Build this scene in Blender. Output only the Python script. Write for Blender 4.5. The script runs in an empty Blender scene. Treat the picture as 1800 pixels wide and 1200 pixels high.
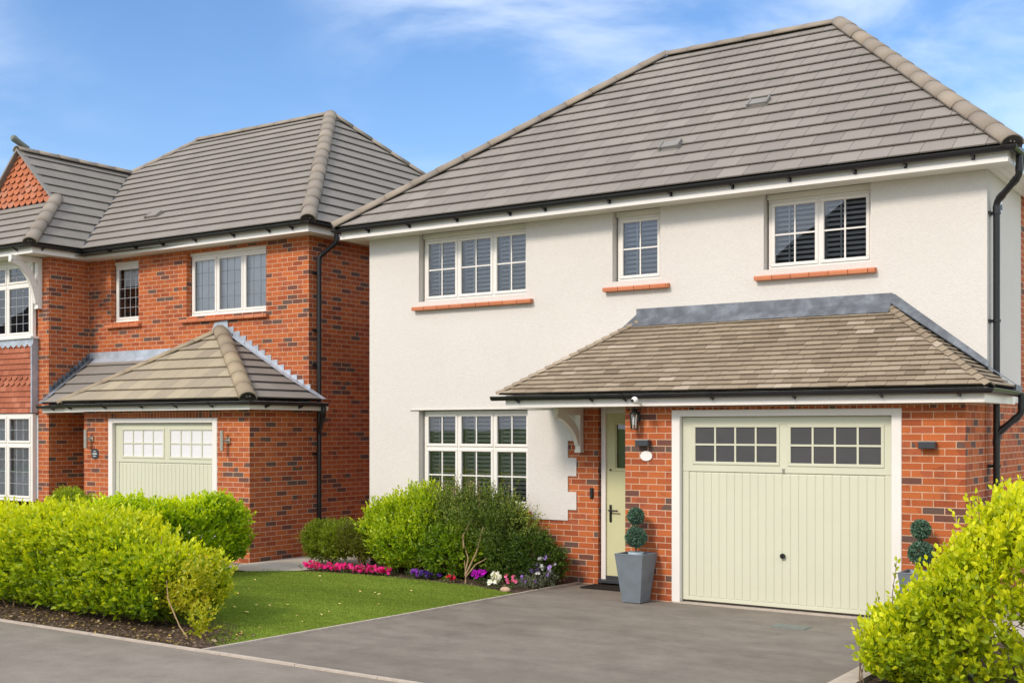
import bpy, math, random
import numpy as np
from mathutils import Vector
R = math.radians
random.seed(7); rng = np.random.default_rng(7)
scene = bpy.context.scene
COL = scene.collection

# ------------------------------------------------------------------ camera
cam = bpy.data.cameras.new('camera'); cam.sensor_width = 36; cam.lens = 42.0
cam.shift_y = 0.085; cam.clip_start = .1; cam.clip_end = 3000
camo = bpy.data.objects.new('camera', cam); COL.objects.link(camo)
camo.location = (0, 0, 2.0); camo.rotation_euler = (R(90), 0, math.atan(1420/2100))
scene.camera = camo

# ------------------------------------------------------------------ light
SUN_EL, SUN_AZ = 37, 12          # elevation; degrees to the left of the facade normal
sd = Vector((-math.sin(R(SUN_AZ))*math.cos(R(SUN_EL)), -math.cos(R(SUN_AZ))*math.cos(R(SUN_EL)), math.sin(R(SUN_EL))))
sun = bpy.data.lights.new('sun', 'SUN'); sun.energy = 2.0; sun.angle = R(12); sun.color = (1, .885, .75)
suno = bpy.data.objects.new('sun', sun); COL.objects.link(suno)
suno.rotation_euler = (-sd).to_track_quat('-Z', 'Y').to_euler()
world = bpy.data.worlds.new('World'); scene.world = world; world.use_nodes = True
wt = world.node_tree; wn = wt.nodes; wl = wt.links
for n in list(wn): wn.remove(n)
def wnode(t, **k):
    n = wn.new(t)
    for a, b in k.items(): setattr(n, a, b)
    return n
sky = wnode('ShaderNodeTexSky', sky_type='NISHITA', sun_disc=False, sun_elevation=R(SUN_EL), sun_rotation=R(180+SUN_AZ))
sky.air_density = 1.0; sky.dust_density = .6; sky.ozone_density = 2.2; sky.altitude = 0
hs = wnode('ShaderNodeHueSaturation'); hs.inputs['Saturation'].default_value = 1.2; hs.inputs['Value'].default_value = .88
tc = wnode('ShaderNodeTexCoord')
def cloudlayer(scale, sx, sz, rot, lo, hi, detail=6, off=(0, 0, 0)):
    mp = wnode('ShaderNodeMapping'); mp.inputs['Scale'].default_value = (sx, sx, sz); mp.inputs['Rotation'].default_value = rot
    mp.inputs['Location'].default_value = off
    nz = wnode('ShaderNodeTexNoise'); nz.inputs['Scale'].default_value = scale; nz.inputs['Detail'].default_value = detail
    nz.inputs['Roughness'].default_value = .55; nz.inputs['Distortion'].default_value = .35
    mr = wnode('ShaderNodeMapRange'); mr.inputs['From Min'].default_value = lo; mr.inputs['From Max'].default_value = hi
    mr.interpolation_type = 'SMOOTHSTEP'
    wl.new(tc.outputs['Generated'], mp.inputs[0]); wl.new(mp.outputs[0], nz.inputs['Vector']); wl.new(nz.outputs['Fac'], mr.inputs['Value'])
    return mr.outputs[0]
c1 = cloudlayer(5.5, 1.0, 2.6, (0, R(-22), R(20)), .36, .72, 9, (3.3, 1.4, .2))
c2 = cloudlayer(2.1, 1.0, 1.4, (0, 0, R(40)), .28, .62, 2, (1.1, 5.2, 2.5))
mul = wnode('ShaderNodeMath', operation='MULTIPLY'); wl.new(c1, mul.inputs[0]); wl.new(c2, mul.inputs[1])
mul2 = wnode('ShaderNodeMath', operation='MULTIPLY'); wl.new(mul.outputs[0], mul2.inputs[0]); mul2.inputs[1].default_value = .42
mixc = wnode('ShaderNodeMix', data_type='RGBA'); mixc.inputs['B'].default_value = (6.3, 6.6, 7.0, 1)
# white cloud added out of view, behind and overhead, to lift fill on shaded faces
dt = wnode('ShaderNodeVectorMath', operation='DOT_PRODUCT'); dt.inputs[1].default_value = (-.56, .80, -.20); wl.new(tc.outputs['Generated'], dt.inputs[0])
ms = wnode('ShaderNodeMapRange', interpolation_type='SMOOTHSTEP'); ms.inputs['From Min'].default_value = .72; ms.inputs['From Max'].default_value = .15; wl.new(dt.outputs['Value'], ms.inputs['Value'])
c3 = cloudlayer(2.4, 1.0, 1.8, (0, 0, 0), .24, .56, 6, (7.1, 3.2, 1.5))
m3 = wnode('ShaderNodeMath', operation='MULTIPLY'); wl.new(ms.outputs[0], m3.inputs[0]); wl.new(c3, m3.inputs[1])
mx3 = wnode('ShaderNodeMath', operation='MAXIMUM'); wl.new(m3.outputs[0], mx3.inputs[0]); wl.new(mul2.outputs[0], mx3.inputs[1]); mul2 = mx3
tint = wnode('ShaderNodeMix', data_type='RGBA', blend_type='MULTIPLY'); tint.inputs['Factor'].default_value = 1; tint.inputs['B'].default_value = (1.05, .985, 1.03, 1); wl.new(hs.outputs[0], tint.inputs['A'])
bg = wnode('ShaderNodeBackground'); bg.inputs['Strength'].default_value = .15
wo = wnode('ShaderNodeOutputWorld')
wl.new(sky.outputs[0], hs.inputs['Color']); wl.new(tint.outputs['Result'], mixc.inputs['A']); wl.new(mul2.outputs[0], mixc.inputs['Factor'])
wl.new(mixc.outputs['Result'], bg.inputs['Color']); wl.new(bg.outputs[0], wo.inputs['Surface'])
scene.view_settings.view_transform = 'Standard'; scene.view_settings.look = 'None'
scene.view_settings.exposure = 0.55; scene.view_settings.gamma = 1; scene.view_settings.use_curve_mapping = False
scene.render.engine = 'CYCLES'; scene.render.resolution_x = 1024; scene.render.resolution_y = 682

# ------------------------------------------------------------------ materials
class M:
    """small node-material helper"""
    def __init__(s, name):
        s.m = bpy.data.materials.new(name); s.m.use_nodes = True
        s.t = s.m.node_tree; s.n = s.t.nodes; s.l = s.t.links
        s.b = s.n['Principled BSDF']; s.out = s.n['Material Output']
    def node(s, t, **k):
        n = s.n.new(t)
        for a, b in k.items():
            if a in n.inputs: n.inputs[a].default_value = b
            else: setattr(n, a, b)
        return n
    def noise(s, scale, detail=4, rough=.5, coord='Object', vec=None):
        n = s.node('ShaderNodeTexNoise'); n.inputs['Scale'].default_value = scale; n.inputs['Detail'].default_value = detail
        n.inputs['Roughness'].default_value = rough
        if vec is None: vec = s.coord(coord)
        s.l.new(vec, n.inputs['Vector']); return n.outputs['Fac']
    def coord(s, c='Object'):
        if c == 'World': return s.node('ShaderNodeNewGeometry').outputs['Position']
        return s.node('ShaderNodeTexCoord').outputs[c]
    def ramp(s, f, stops, interp='LINEAR'):
        r = s.node('ShaderNodeValToRGB'); r.color_ramp.interpolation = interp
        el = r.color_ramp.elements
        while len(el) < len(stops): el.new(.5)
        for e, (p, c) in zip(el, stops): e.position = p; e.color = (*c, 1) if len(c) == 3 else c
        s.l.new(f, r.inputs[0]); return r.outputs['Color']
    def mix(s, a, b, f, mode='MIX'):
        n = s.node('ShaderNodeMix', data_type='RGBA', blend_type=mode)
        for v, k in ((a, 'A'), (b, 'B'), (f, 'Factor')):
            if hasattr(v, 'links'): s.l.new(v, n.inputs[k])
            elif k == 'Factor': n.inputs[k].default_value = v
            else: n.inputs[k].default_value = (*v, 1)
        return n.outputs['Result']
    def bump(s, h, strength, dist):
        n = s.node('ShaderNodeBump'); n.inputs['Strength'].default_value = strength; n.inputs['Distance'].default_value = dist
        s.l.new(h, n.inputs['Height'])
        if s.b.inputs['Normal'].links: s.l.new(s.b.inputs['Normal'].links[0].from_socket, n.inputs['Normal'])
        s.l.new(n.outputs[0], s.b.inputs['Normal'])
    def base(s, c):
        if hasattr(c, 'links'): s.l.new(c, s.b.inputs['Base Color'])
        else: s.b.inputs['Base Color'].default_value = (*c, 1)
    def set(s, rough=.6, spec=.4, metal=0):
        s.b.inputs['Roughness'].default_value = rough; s.b.inputs['Specular IOR Level'].default_value = spec; s.b.inputs['Metallic'].default_value = metal
        return s
def plain(name, col, rough=.6, spec=.4, metal=0, var=.08, scale=3.0, bump=0):
    m = M(name); m.set(rough, spec, metal)
    dark = tuple(c*(1-var) for c in col); lite = tuple(min(1, c*(1+var)) for c in col)
    f = m.noise(scale, 5, .6, 'World')
    m.base(m.ramp(f, [(.3, dark), (.7, lite)]))
    if bump: m.bump(m.noise(60, 3, .6, 'World'), .4, bump)
    return m.m
def brick_mat(name, tone=1.0, dark=.15, soldier=False, reds=None):
    m = M(name); m.set(.85, .2)
    uv = m.coord('UV')
    br = m.node('ShaderNodeTexBrick'); br.offset = 0.5
    br.inputs['Color1'].default_value = (0, 0, 0, 1); br.inputs['Color2'].default_value = (1, 1, 1, 1)
    br.inputs['Scale'].default_value = 1; br.inputs['Mortar Size'].default_value = .0052; br.inputs['Mortar Smooth'].default_value = .15
    br.inputs['Brick Width'].default_value = .225 if not soldier else .075; br.inputs['Row Height'].default_value = .075 if not soldier else .225
    if soldier: br.offset = 0
    dist = m.node('ShaderNodeTexNoise'); dist.inputs['Scale'].default_value = 40; m.l.new(uv, dist.inputs['Vector'])
    va = m.node('ShaderNodeVectorMath', operation='MULTIPLY_ADD'); m.l.new(dist.outputs['Color'], va.inputs[0])
    va.inputs[1].default_value = (.004, .003, 0); m.l.new(uv, va.inputs[2])
    m.l.new(va.outputs[0], br.inputs['Vector'])
    k = tone
    d = dark
    A, B, C_, D, E_, F = reds or ((.15, .065, .048), (.125, .078, .062), (.32, .078, .030), (.41, .104, .034), (.47, .128, .040), (.38, .102, .044))
    st = [(0, A), (d*.5, B), (d, C_), (d+.15, D), (d+.45, E_), (d+.7, F)]
    st = [(p, tuple(x*k for x in c)) for p, c in st]
    cl = m.node('ShaderNodeMath', operation='MULTIPLY_ADD'); m.l.new(m.noise(1.3, 2, .5, vec=uv), cl.inputs[0]); cl.inputs[1].default_value = .55; cl.inputs[2].default_value = -.275
    ad = m.node('ShaderNodeMath', operation='ADD'); m.l.new(br.outputs['Color'], ad.inputs[0]); m.l.new(cl.outputs[0], ad.inputs[1])
    col = m.ramp(ad.outputs[0], st, 'CONSTANT')
    # half-burnt bricks: a soft dark smear that cuts across some bricks
    smear = m.ramp(m.noise(5.5, 3, .6, vec=uv), [(.56, (0, 0, 0)), (.66, (.45, .45, .45))])
    col = m.mix(col, (.19*k, .06*k, .04*k), smear)
    fine = m.ramp(m.noise(55, 4, .7, vec=uv), [(.3, (.82, .82, .82)), (.75, (1.15, 1.15, 1.15))])
    col = m.mix(col, fine, 1.0, 'MULTIPLY')
    mort = m.ramp(m.noise(9, 4, .6, vec=uv), [(.3, (.50*k, .31*k, .20*k)), (.7, (.64*k, .42*k, .29*k))])
    col = m.mix(col, mort, br.outputs['Fac'])
    weather = m.ramp(m.noise(.8, 4, .6, vec=uv), [(.3, (.9, .9, .9)), (.7, (1.06, 1.06, 1.06))])
    m.base(m.mix(col, weather, 1.0, 'MULTIPLY'))
    inv = m.node('ShaderNodeMath', operation='SUBTRACT'); inv.inputs[0].default_value = 1; m.l.new(br.outputs['Fac'], inv.inputs[1])
    m.bump(inv.outputs[0], .6, .006); m.bump(m.noise(120, 3, .7, vec=uv), .35, .003)
    return m.m
def tile_mat(name, stops, patch=(.9, 1.08), lichen=None, bump=.003, rough=.85):
    m = M(name); m.set(rough, .25)
    a = m.node('ShaderNodeAttribute', attribute_name='tone')
    col = m.ramp(a.outputs['Fac'], stops)
    p = m.ramp(m.noise(1.1, 5, .6, 'World'), [(.3, (patch[0],)*3), (.7, (patch[1],)*3)])
    col = m.mix(col, p, 1.0, 'MULTIPLY')
    f = m.ramp(m.noise(90, 4, .7, 'World'), [(.3, (.86,)*3), (.7, (1.12,)*3)])
    col = m.mix(col, f, 1.0, 'MULTIPLY')
    if lichen:
        lf = m.ramp(m.noise(14, 5, .7, 'World'), [(lichen[1], (0, 0, 0)), (lichen[1]+.07, (.8, .8, .8))])
        col = m.mix(col, lichen[0], lf)
    m.base(col); m.bump(m.noise(150, 3, .7, 'World'), .5, bump)
    return m.m
MAT = {}
MAT['brick'] = brick_mat('brick_red')
MAT['soldier'] = brick_mat('brick_soldier', .9, .1, True)
r = M('white_render'); r.set(.9, .15)
c = r.ramp(r.noise(.7, 5, .6, 'World'), [(.3, (.615, .585, .55)), (.7, (.65, .62, .585))])
c = r.mix(c, r.ramp(r.noise(30, 4, .7, 'World'), [(.3, (.96,)*3), (.7, (1.03,)*3)]), 1, 'MULTIPLY')
r.base(c); r.bump(r.noise(45, 6, .75, 'World'), .55, .012); MAT['render'] = r.m
MAT['roof'] = tile_mat('concrete_tile', [(0, (.205, .184, .165)), (.5, (.232, .209, .188)), (1, (.26, .236, .213))], (.93, 1.06))
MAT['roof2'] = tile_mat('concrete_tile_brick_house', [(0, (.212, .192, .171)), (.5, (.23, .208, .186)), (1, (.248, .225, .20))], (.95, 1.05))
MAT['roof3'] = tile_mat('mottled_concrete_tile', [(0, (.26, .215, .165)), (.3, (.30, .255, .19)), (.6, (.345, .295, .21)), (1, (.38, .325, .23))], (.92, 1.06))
MAT['plain_tile'] = tile_mat('plain_tile_buff', [(0, (.20, .155, .11)), (.35, (.265, .21, .15)), (.8, (.315, .255, .185)), (1, (.41, .345, .27))], (.9, 1.08))
MAT['hip'] = tile_mat('hip_tile', [(0, (.245, .208, .172)), (.5, (.275, .232, .188)), (1, (.32, .262, .20))], (.9, 1.1), ((.10, .085, .07), .68))
MAT['hip2'] = tile_mat('hip_tile_grey', [(0, (.245, .21, .175)), (.5, (.265, .228, .188)), (1, (.295, .25, .20))], (.9, 1.1), ((.12, .10, .08), .70))
MAT['terra'] = tile_mat('terracotta_tile', [(0, (.27, .085, .05)), (.5, (.36, .115, .062)), (1, (.44, .165, .10))], (.9, 1.08))
MAT['terra2'] = tile_mat('terracotta_gable_tile', [(0, (.36, .12, .065)), (.5, (.46, .15, .07)), (1, (.45, .20, .13))], (.9, 1.08))
MAT['sill'] = tile_mat('brick_sill', [(0, (.50, .17, .085)), (1, (.60, .23, .12))])
MAT['under'] = plain('roof_underlay', (.03, .025, .022))
MAT['white'] = plain('white_upvc', (.74, .71, .67), .3, .5, var=.015)
MAT['cream'] = plain('cream_upvc', (.74, .72, .66), .35, .5, var=.02)
MAT['sage'] = plain('sage_paint', (.54, .54, .32), .5, .3, var=.03)
MAT['garage'] = plain('garage_paint_cream_green', (.565, .57, .445), .45, .35, var=.03, scale=1.2)
MAT['black'] = plain('black_plastic', (.013, .013, .015), .3, .5, var=.2)
MAT['metal'] = plain('brushed_steel', (.55, .52, .46), .35, .5, 1, var=.1)
MAT['slate'] = plain('dark_grey_metal', (.035, .04, .048), .4, .5, var=.1)
MAT['blind'] = plain('grey_blind', (.60, .60, .60), .6, .3, var=.1)
MAT['vblind'] = plain('pale_blind', (.88, .88, .88), .7, .3, var=.1)
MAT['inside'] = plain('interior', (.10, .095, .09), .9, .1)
MAT['frost'] = plain('frosted_film', (.70, .70, .73), .25, .6, var=.04, scale=30)
MAT['smoke'] = plain('smoked_acrylic', (.062, .062, .066), .35, .5, var=.1)
MAT['concrete'] = plain('concrete_kerb', (.44, .38, .32), .9, .2, var=.14, scale=9, bump=.004)
MAT['slab'] = plain('concrete_path', (.46, .42, .36), .9, .2, var=.1, scale=3, bump=.004)
MAT['planter'] = plain('grey_planter', (.145, .17, .195), .55, .35, var=.12, scale=7, bump=.002)
MAT['pot'] = plain('blue_pot', (.26, .34, .38), .5, .4)
MAT['gravel'] = plain('pot_gravel', (.45, .38, .30), .9, .2, var=.4, scale=60, bump=.01)
MAT['mat'] = plain('coir_mat', (.022, .018, .016), .95, .1, var=.4, scale=60, bump=.006)
MAT['stone'] = plain('pink_stone', (.50, .34, .24), .8, .2, var=.2, scale=12)
MAT['cover'] = plain('cast_cover', (.16, .18, .16), .7, .3, var=.25, scale=25, bump=.004)
MAT['bark'] = plain('twig_bark', (.16, .11, .07), .9, .1, var=.3, scale=20)
MAT['palebark'] = plain('pale_bark', (.33, .23, .13), .9, .1, var=.25, scale=20)
MAT['sign'] = plain('white_sign', (.72, .71, .68), .5, .4, var=.04, scale=20)
# lead
m = M('lead_sheet'); m.set(.5, .5, .35)
m.base(m.ramp(m.noise(5, 6, .65, 'World'), [(.25, (.085, .095, .11)), (.5, (.15, .168, .195)), (.75, (.27, .30, .345))])); m.bump(m.noise(9, 4, .6, 'World'), .5, .012); MAT['lead'] = m.m
m = M('pale_lead'); m.set(.45, .5, .3)
m.base(m.ramp(m.noise(6, 6, .65, 'World'), [(.25, (.30, .34, .39)), (.75, (.52, .58, .66))])); m.bump(m.noise(9, 4, .6, 'World'), .5, .01); MAT['lead2'] = m.m
# glass
m = M('window_glass')
gl = m.node('ShaderNodeBsdfGlossy'); gl.inputs['Roughness'].default_value = .0; gl.inputs['Color'].default_value = (.93, .96, 1, 1)
tr = m.node('ShaderNodeBsdfTransparent'); tr.inputs['Color'].default_value = (.9, .93, .95, 1)
fr = m.node('ShaderNodeFresnel'); fr.inputs['IOR'].default_value = 1.9
wob = m.node('ShaderNodeBump'); wob.inputs['Strength'].default_value = .035; wob.inputs['Distance'].default_value = .02
m.l.new(m.noise(2.2, 1, .4, 'World'), wob.inputs['Height']); m.l.new(wob.outputs[0], gl.inputs['Normal'])
mx = m.node('ShaderNodeMixShader'); m.l.new(fr.outputs[0], mx.inputs[0]); m.l.new(tr.outputs[0], mx.inputs[1]); m.l.new(gl.outputs[0], mx.inputs[2])
m.l.new(mx.outputs[0], m.out.inputs['Surface']); MAT['glass'] = m.m
def asphalt(name, c0, c1, patch):
    m = M(name); m.set(.85, .25)
    big = m.noise(.55, 6, .62, 'World')
    col = m.ramp(big, [(.3, c0), (.5, tuple((a+b)/2 for a, b in zip(c0, c1))), (.72, c1)])
    st = m.node('ShaderNodeMapping'); st.inputs['Scale'].default_value = (.7, 1.9, 1); st.inputs['Rotation'].default_value = (0, 0, R(-12)); m.l.new(m.coord('World'), st.inputs[0])
    streak = m.noise(1.6, 6, .7, vec=st.outputs[0])
    col = m.mix(col, m.ramp(streak, [(.35, (.86,)*3), (.68, (1.12,)*3)]), patch, 'MULTIPLY')
    bl = m.noise(2.6, 6, .72, 'World'); col = m.mix(col, m.ramp(bl, [(.33, (.86,)*3), (.47, (1,)*3), (.66, (1.13,)*3)]), 1, 'MULTIPLY')
    sp = m.noise(150, 3, .85, 'World')
    col = m.mix(col, m.ramp(sp, [(.32, (.62,)*3), (.5, (1,)*3), (.7, (1.45,)*3)]), .75, 'MULTIPLY')
    m.base(col); m.bump(sp, .7, .006); return m.m
MAT['drive'] = asphalt('driveway_asphalt', (.163, .142, .118), (.225, .199, .170), 1.0)
MAT['road'] = asphalt('road_asphalt', (.195, .170, .142), (.25, .222, .190), .6)
m = M('bed_soil'); m.set(.95, .1)
f = m.noise(28, 6, .75, 'World')
m.base(m.ramp(f, [(.3, (.035, .022, .015)), (.5, (.10, .07, .05)), (.68, (.24, .18, .13))])); m.bump(f, 1, .03); MAT['soil'] = m.m
m = M('turf_ground'); m.set(.9, .1)
m.base(m.ramp(m.noise(3, 6, .7, 'World'), [(.3, (.10, .16, .015)), (.7, (.17, .25, .025))])); m.bump(m.noise(90, 4, .8, 'World'), 1, .02); MAT['turf'] = m.m
def leaf_mat(name, trans=.42, rough=.42, spec=.45):
    m = M(name); m.set(rough, spec)
    a = m.node('ShaderNodeAttribute', attribute_name='tone').outputs['Color']
    m.base(a)
    t = m.node('ShaderNodeBsdfTranslucent'); m.l.new(m.mix(a, (1.25, 1.2, .5), 1.0, 'MULTIPLY'), t.inputs['Color'])
    x = m.node('ShaderNodeMixShader'); x.inputs[0].default_value = trans
    m.l.new(m.b.outputs[0], x.inputs[1]); m.l.new(t.outputs[0], x.inputs[2]); m.l.new(x.outputs[0], m.out.inputs['Surface'])
    return m.m
MAT['leaf'] = leaf_mat('leaf'); MAT['leaf_dull'] = leaf_mat('leaf_dull', .22, .6, .25); MAT['petal'] = leaf_mat('petal', .3, .7, .15)
MAT['grass'] = leaf_mat('grass_blade', .25, .6, .2)

# ------------------------------------------------------------------ mesh building
def V(*a): return Vector(a)
class MB:
    def __init__(s): s.v = []; s.f = []; s.tone = []; s.smooth = []; s.cuts = []
    def cut(s): s.cuts.append(len(s.f)); return s
    def face(s, pts, tone=.5, smooth=False):
        b = len(s.v); s.v += [tuple(p) for p in pts]; s.f.append(tuple(range(b, b+len(pts)))); s.tone.append(tone); s.smooth.append(smooth)
    def idx(s, vs, fs, tone=.5, smooth=False):
        b = len(s.v); s.v += [tuple(p) for p in vs]
        for f in fs: s.f.append(tuple(b+i for i in f)); s.tone.append(tone); s.smooth.append(smooth)
    def box(s, x0, x1, y0, y1, z0, z1, tone=.5):
        if x0 > x1: x0, x1 = x1, x0
        if y0 > y1: y0, y1 = y1, y0
        vs = [(x, y, z) for z in (z0, z1) for y in (y0, y1) for x in (x0, x1)]
        s.idx(vs, [(0, 2, 3, 1), (4, 5, 7, 6), (0, 1, 5, 4), (2, 6, 7, 3), (0, 4, 6, 2), (1, 3, 7, 5)], tone)
    def cbox(s, x0, x1, y0, y1, z0, z1, b=.006, tone=.5):
        """box with chamfered front (-y) edges"""
        s.idx([(x0, y1, z0), (x1, y1, z0), (x1, y1, z1), (x0, y1, z1), (x0, y0+b, z0), (x1, y0+b, z0), (x1, y0+b, z1), (x0, y0+b, z1),
               (x0+b, y0, z0+b), (x1-b, y0, z0+b), (x1-b, y0, z1-b), (x0+b, y0, z1-b)],
              [(3, 2, 1, 0), (0, 1, 5, 4), (1, 2, 6, 5), (2, 3, 7, 6), (3, 0, 4, 7), (4, 5, 9, 8), (5, 6, 10, 9), (6, 7, 11, 10), (7, 4, 8, 11), (8, 9, 10, 11)], tone)
    def prism(s, poly, off, tone=.5):
        """polygon (3D pts) extruded by vector off"""
        n = len(poly); o = Vector(off); a = [Vector(p) for p in poly]; b = [p+o for p in a]
        s.idx(a+b, [tuple(range(n-1, -1, -1)), tuple(range(n, 2*n))]+[(i, (i+1) % n, (i+1) % n+n, i+n) for i in range(n)], tone)
    def tube(s, path, r, n=10, caps=True, tone=.5, radii=None):
        P = [Vector(p) for p in path]; k = len(P)
        T = [(P[min(i+1, k-1)]-P[max(i-1, 0)]).normalized() for i in range(k)]
        up = V(0, 0, 1) if abs(T[0].z) < .9 else V(0, 1, 0)
        vs = []
        for i, (p, t) in enumerate(zip(P, T)):
            a = t.cross(up)
            if a.length < 1e-3: a = t.cross(V(1, 0, 0))
            a.normalize(); b = a.cross(t).normalized(); up = b
            rr = radii[i] if radii else r
            for j in range(n):
                w = 2*math.pi*j/n; vs.append(p+a*math.cos(w)*rr+b*math.sin(w)*rr)
        fs = [(i*n+j, i*n+(j+1) % n, (i+1)*n+(j+1) % n, (i+1)*n+j) for i in range(k-1) for j in range(n)]
        s.idx(vs, fs, tone, True)
        if caps: s.face(vs[:n][::-1], tone); s.face(vs[-n:], tone)
    def sweep(s, path, prof, closed=True, tone=.5):
        """profile (out, up) swept along a horizontal polyline; 'out' is to the right of travel"""
        P = [Vector(p) for p in path]; k = len(P); n = len(prof); vs = []
        for i in range(k):
            d0 = (P[i]-P[i-1]).normalized() if i else (P[1]-P[0]).normalized()
            d1 = (P[i+1]-P[i]).normalized() if i < k-1 else d0
            o0 = V(d0.y, -d0.x, 0); o1 = V(d1.y, -d1.x, 0); o = (o0+o1).normalized(); o /= max(.3, o.dot(o0))
            for a, b in prof: vs.append(P[i]+o*a+V(0, 0, b))
        m = n if closed else n-1
        s.idx(vs, [(i*n+j, (i+1)*n+j, (i+1)*n+(j+1) % n, i*n+(j+1) % n) for i in range(k-1) for j in range(m)], tone)
        if closed: s.face(vs[:n], tone); s.face(vs[-n:][::-1], tone)
    def ball(s, c, r, nu=16, nv=10, sc=(1, 1, 1), tone=.5):
        vs = []; 
        for i in range(nv+1):
            th = math.pi*i/nv
            for j in range(nu):
                ph = 2*math.pi*j/nu
                vs.append((c[0]+r*sc[0]*math.sin(th)*math.cos(ph), c[1]+r*sc[1]*math.sin(th)*math.sin(ph), c[2]+r*sc[2]*math.cos(th)))
        s.idx(vs, [(i*nu+j, (i+1)*nu+j, (i+1)*nu+(j+1) % nu, i*nu+(j+1) % nu) for i in range(nv) for j in range(nu)], tone, True)
    def lathe(s, c, prof, n=20, tone=.5, axis='z'):
        vs = []
        for rr, h in prof:
            for j in range(n):
                w = 2*math.pi*j/n
                a, b = rr*math.cos(w), rr*math.sin(w)
                vs.append((c[0]+a, c[1]+b, c[2]+h) if axis == 'z' else (c[0]+a, c[1]+h, c[2]+b))
        k = len(prof); s.idx(vs, [(i*n+j, i*n+(j+1) % n, (i+1)*n+(j+1) % n, (i+1)*n+j) for i in range(k-1) for j in range(n)], tone, True)
        s.face(vs[:n][::-1], tone); s.face(vs[-n:], tone)
    def build(s, name, mat, parent=None, loc=None):
        me = bpy.data.meshes.new(name); me.from_pydata(s.v, [], s.f)
        me.uv_layers.new(name='UVMap'); me.color_attributes.new('tone', 'FLOAT_COLOR', 'CORNER')
        nl = len(me.loops); uv = np.zeros(nl*2, 'f'); cc = np.ones(nl*4, 'f')
        for pi, p in enumerate(me.polygons):
            n = p.normal
            if abs(n.z) > .95: U, W = V(1, 0, 0), V(0, 1, 0)
            else:
                U = V(-n.y, n.x, 0).normalized(); W = n.cross(U)
                if U.x+U.y*.9 < 0: U = -U
                if W.z < 0: W = -W
            t = s.tone[pi]; t = (t, t, t) if not hasattr(t, '__len__') else t
            for li in range(p.loop_start, p.loop_start+p.loop_total):
                co = me.vertices[me.loops[li].vertex_index].co
                uv[li*2] = co.dot(U); uv[li*2+1] = co.dot(W); cc[li*4:li*4+3] = t
        me.uv_layers[0].data.foreach_set('uv', uv); me.color_attributes['tone'].data.foreach_set('color', cc)
        me.polygons.foreach_set('use_smooth', s.smooth); me.materials.append(MAT[mat] if isinstance(mat, str) else mat)
        return link(name, me, parent, loc)
def build_each(mb, name, mat, parent):
    cuts = mb.cuts+[len(mb.f)]; out = []
    for a, b in zip(cuts, cuts[1:]):
        if b <= a: continue
        q = MB(); q.f = mb.f[a:b]; q.tone = mb.tone[a:b]; q.smooth = mb.smooth[a:b]
        lo = min(min(f) for f in q.f); hi = max(max(f) for f in q.f)
        q.v = mb.v[lo:hi+1]; q.f = [tuple(i-lo for i in f) for f in q.f]; out.append(q.build(name, mat, parent))
    return out
WL = {}
def link(name, me, parent=None, loc=None):
    o = bpy.data.objects.new(name, me); COL.objects.link(o)
    if parent is not None:
        o.parent = parent; o.location = -WL.get(parent.name, V(0, 0, 0))
        if loc is not None: o.location = loc
        WL[o.name] = V(0, 0, 0)
    else: WL[o.name] = V(0, 0, 0)
    return o
def tag(o, label=None, cat=None, group=None, kind=None):
    if label: o['label'] = label
    if cat: o['category'] = cat
    if group: o['group'] = group
    if kind: o['kind'] = kind
    return o
def empty(name, loc, label, cat, group=None):
    o = bpy.data.objects.new(name, None); COL.objects.link(o); o.location = loc; o.empty_display_size = .3
    WL[o.name] = Vector(loc); return tag(o, label, cat, group)

# ------------------------------------------------------------------ builders for walls, roofs, trim
def gridwall(mb, P, As, Zs, inside, depth):
    """wall made of cells of a grid; inside(a,z) says if wall; open edges get reveals depth(a,z) deep (asked for the empty neighbour)"""
    As = sorted(set(As)); Zs = sorted(set(Zs))
    cell = lambda i, j: 0 <= i < len(As)-1 and 0 <= j < len(Zs)-1 and inside((As[i]+As[i+1])/2, (Zs[j]+Zs[j+1])/2)
    for i in range(len(As)-1):
        for j in range(len(Zs)-1):
            if not cell(i, j): continue
            a0, a1, z0, z1 = As[i], As[i+1], Zs[j], Zs[j+1]
            mb.face([P(a0, z0, 0), P(a1, z0, 0), P(a1, z1, 0), P(a0, z1, 0)])
            for di, dj, e in ((-1, 0, ((a0, z1), (a0, z0))), (1, 0, ((a1, z0), (a1, z1))), (0, -1, ((a0, z0), (a1, z0))), (0, 1, ((a1, z1), (a0, z1)))):
                if not cell(i+di, j+dj):
                    na = (As[i]+As[i+1])/2 if di == 0 else (a0-.001 if di < 0 else a1+.001)
                    nz = (Zs[j]+Zs[j+1])/2 if dj == 0 else (z0-.001 if dj < 0 else z1+.001)
                    d = depth(na, nz)
                    if d > 0:
                        (p, q), (s_, t_) = e
                        mb.face([P(p, q, 0), P(p, q, d), P(s_, t_, d), P(s_, t_, 0)])
def inrect(a, z, rects): return any(r[0] < a < r[1] and r[2] < z < r[3] for r in rects)
def front(y): return lambda a, z, d: (a, y+d, z)
def side(x): return lambda a, z, d: (x-d, a, z)

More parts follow.
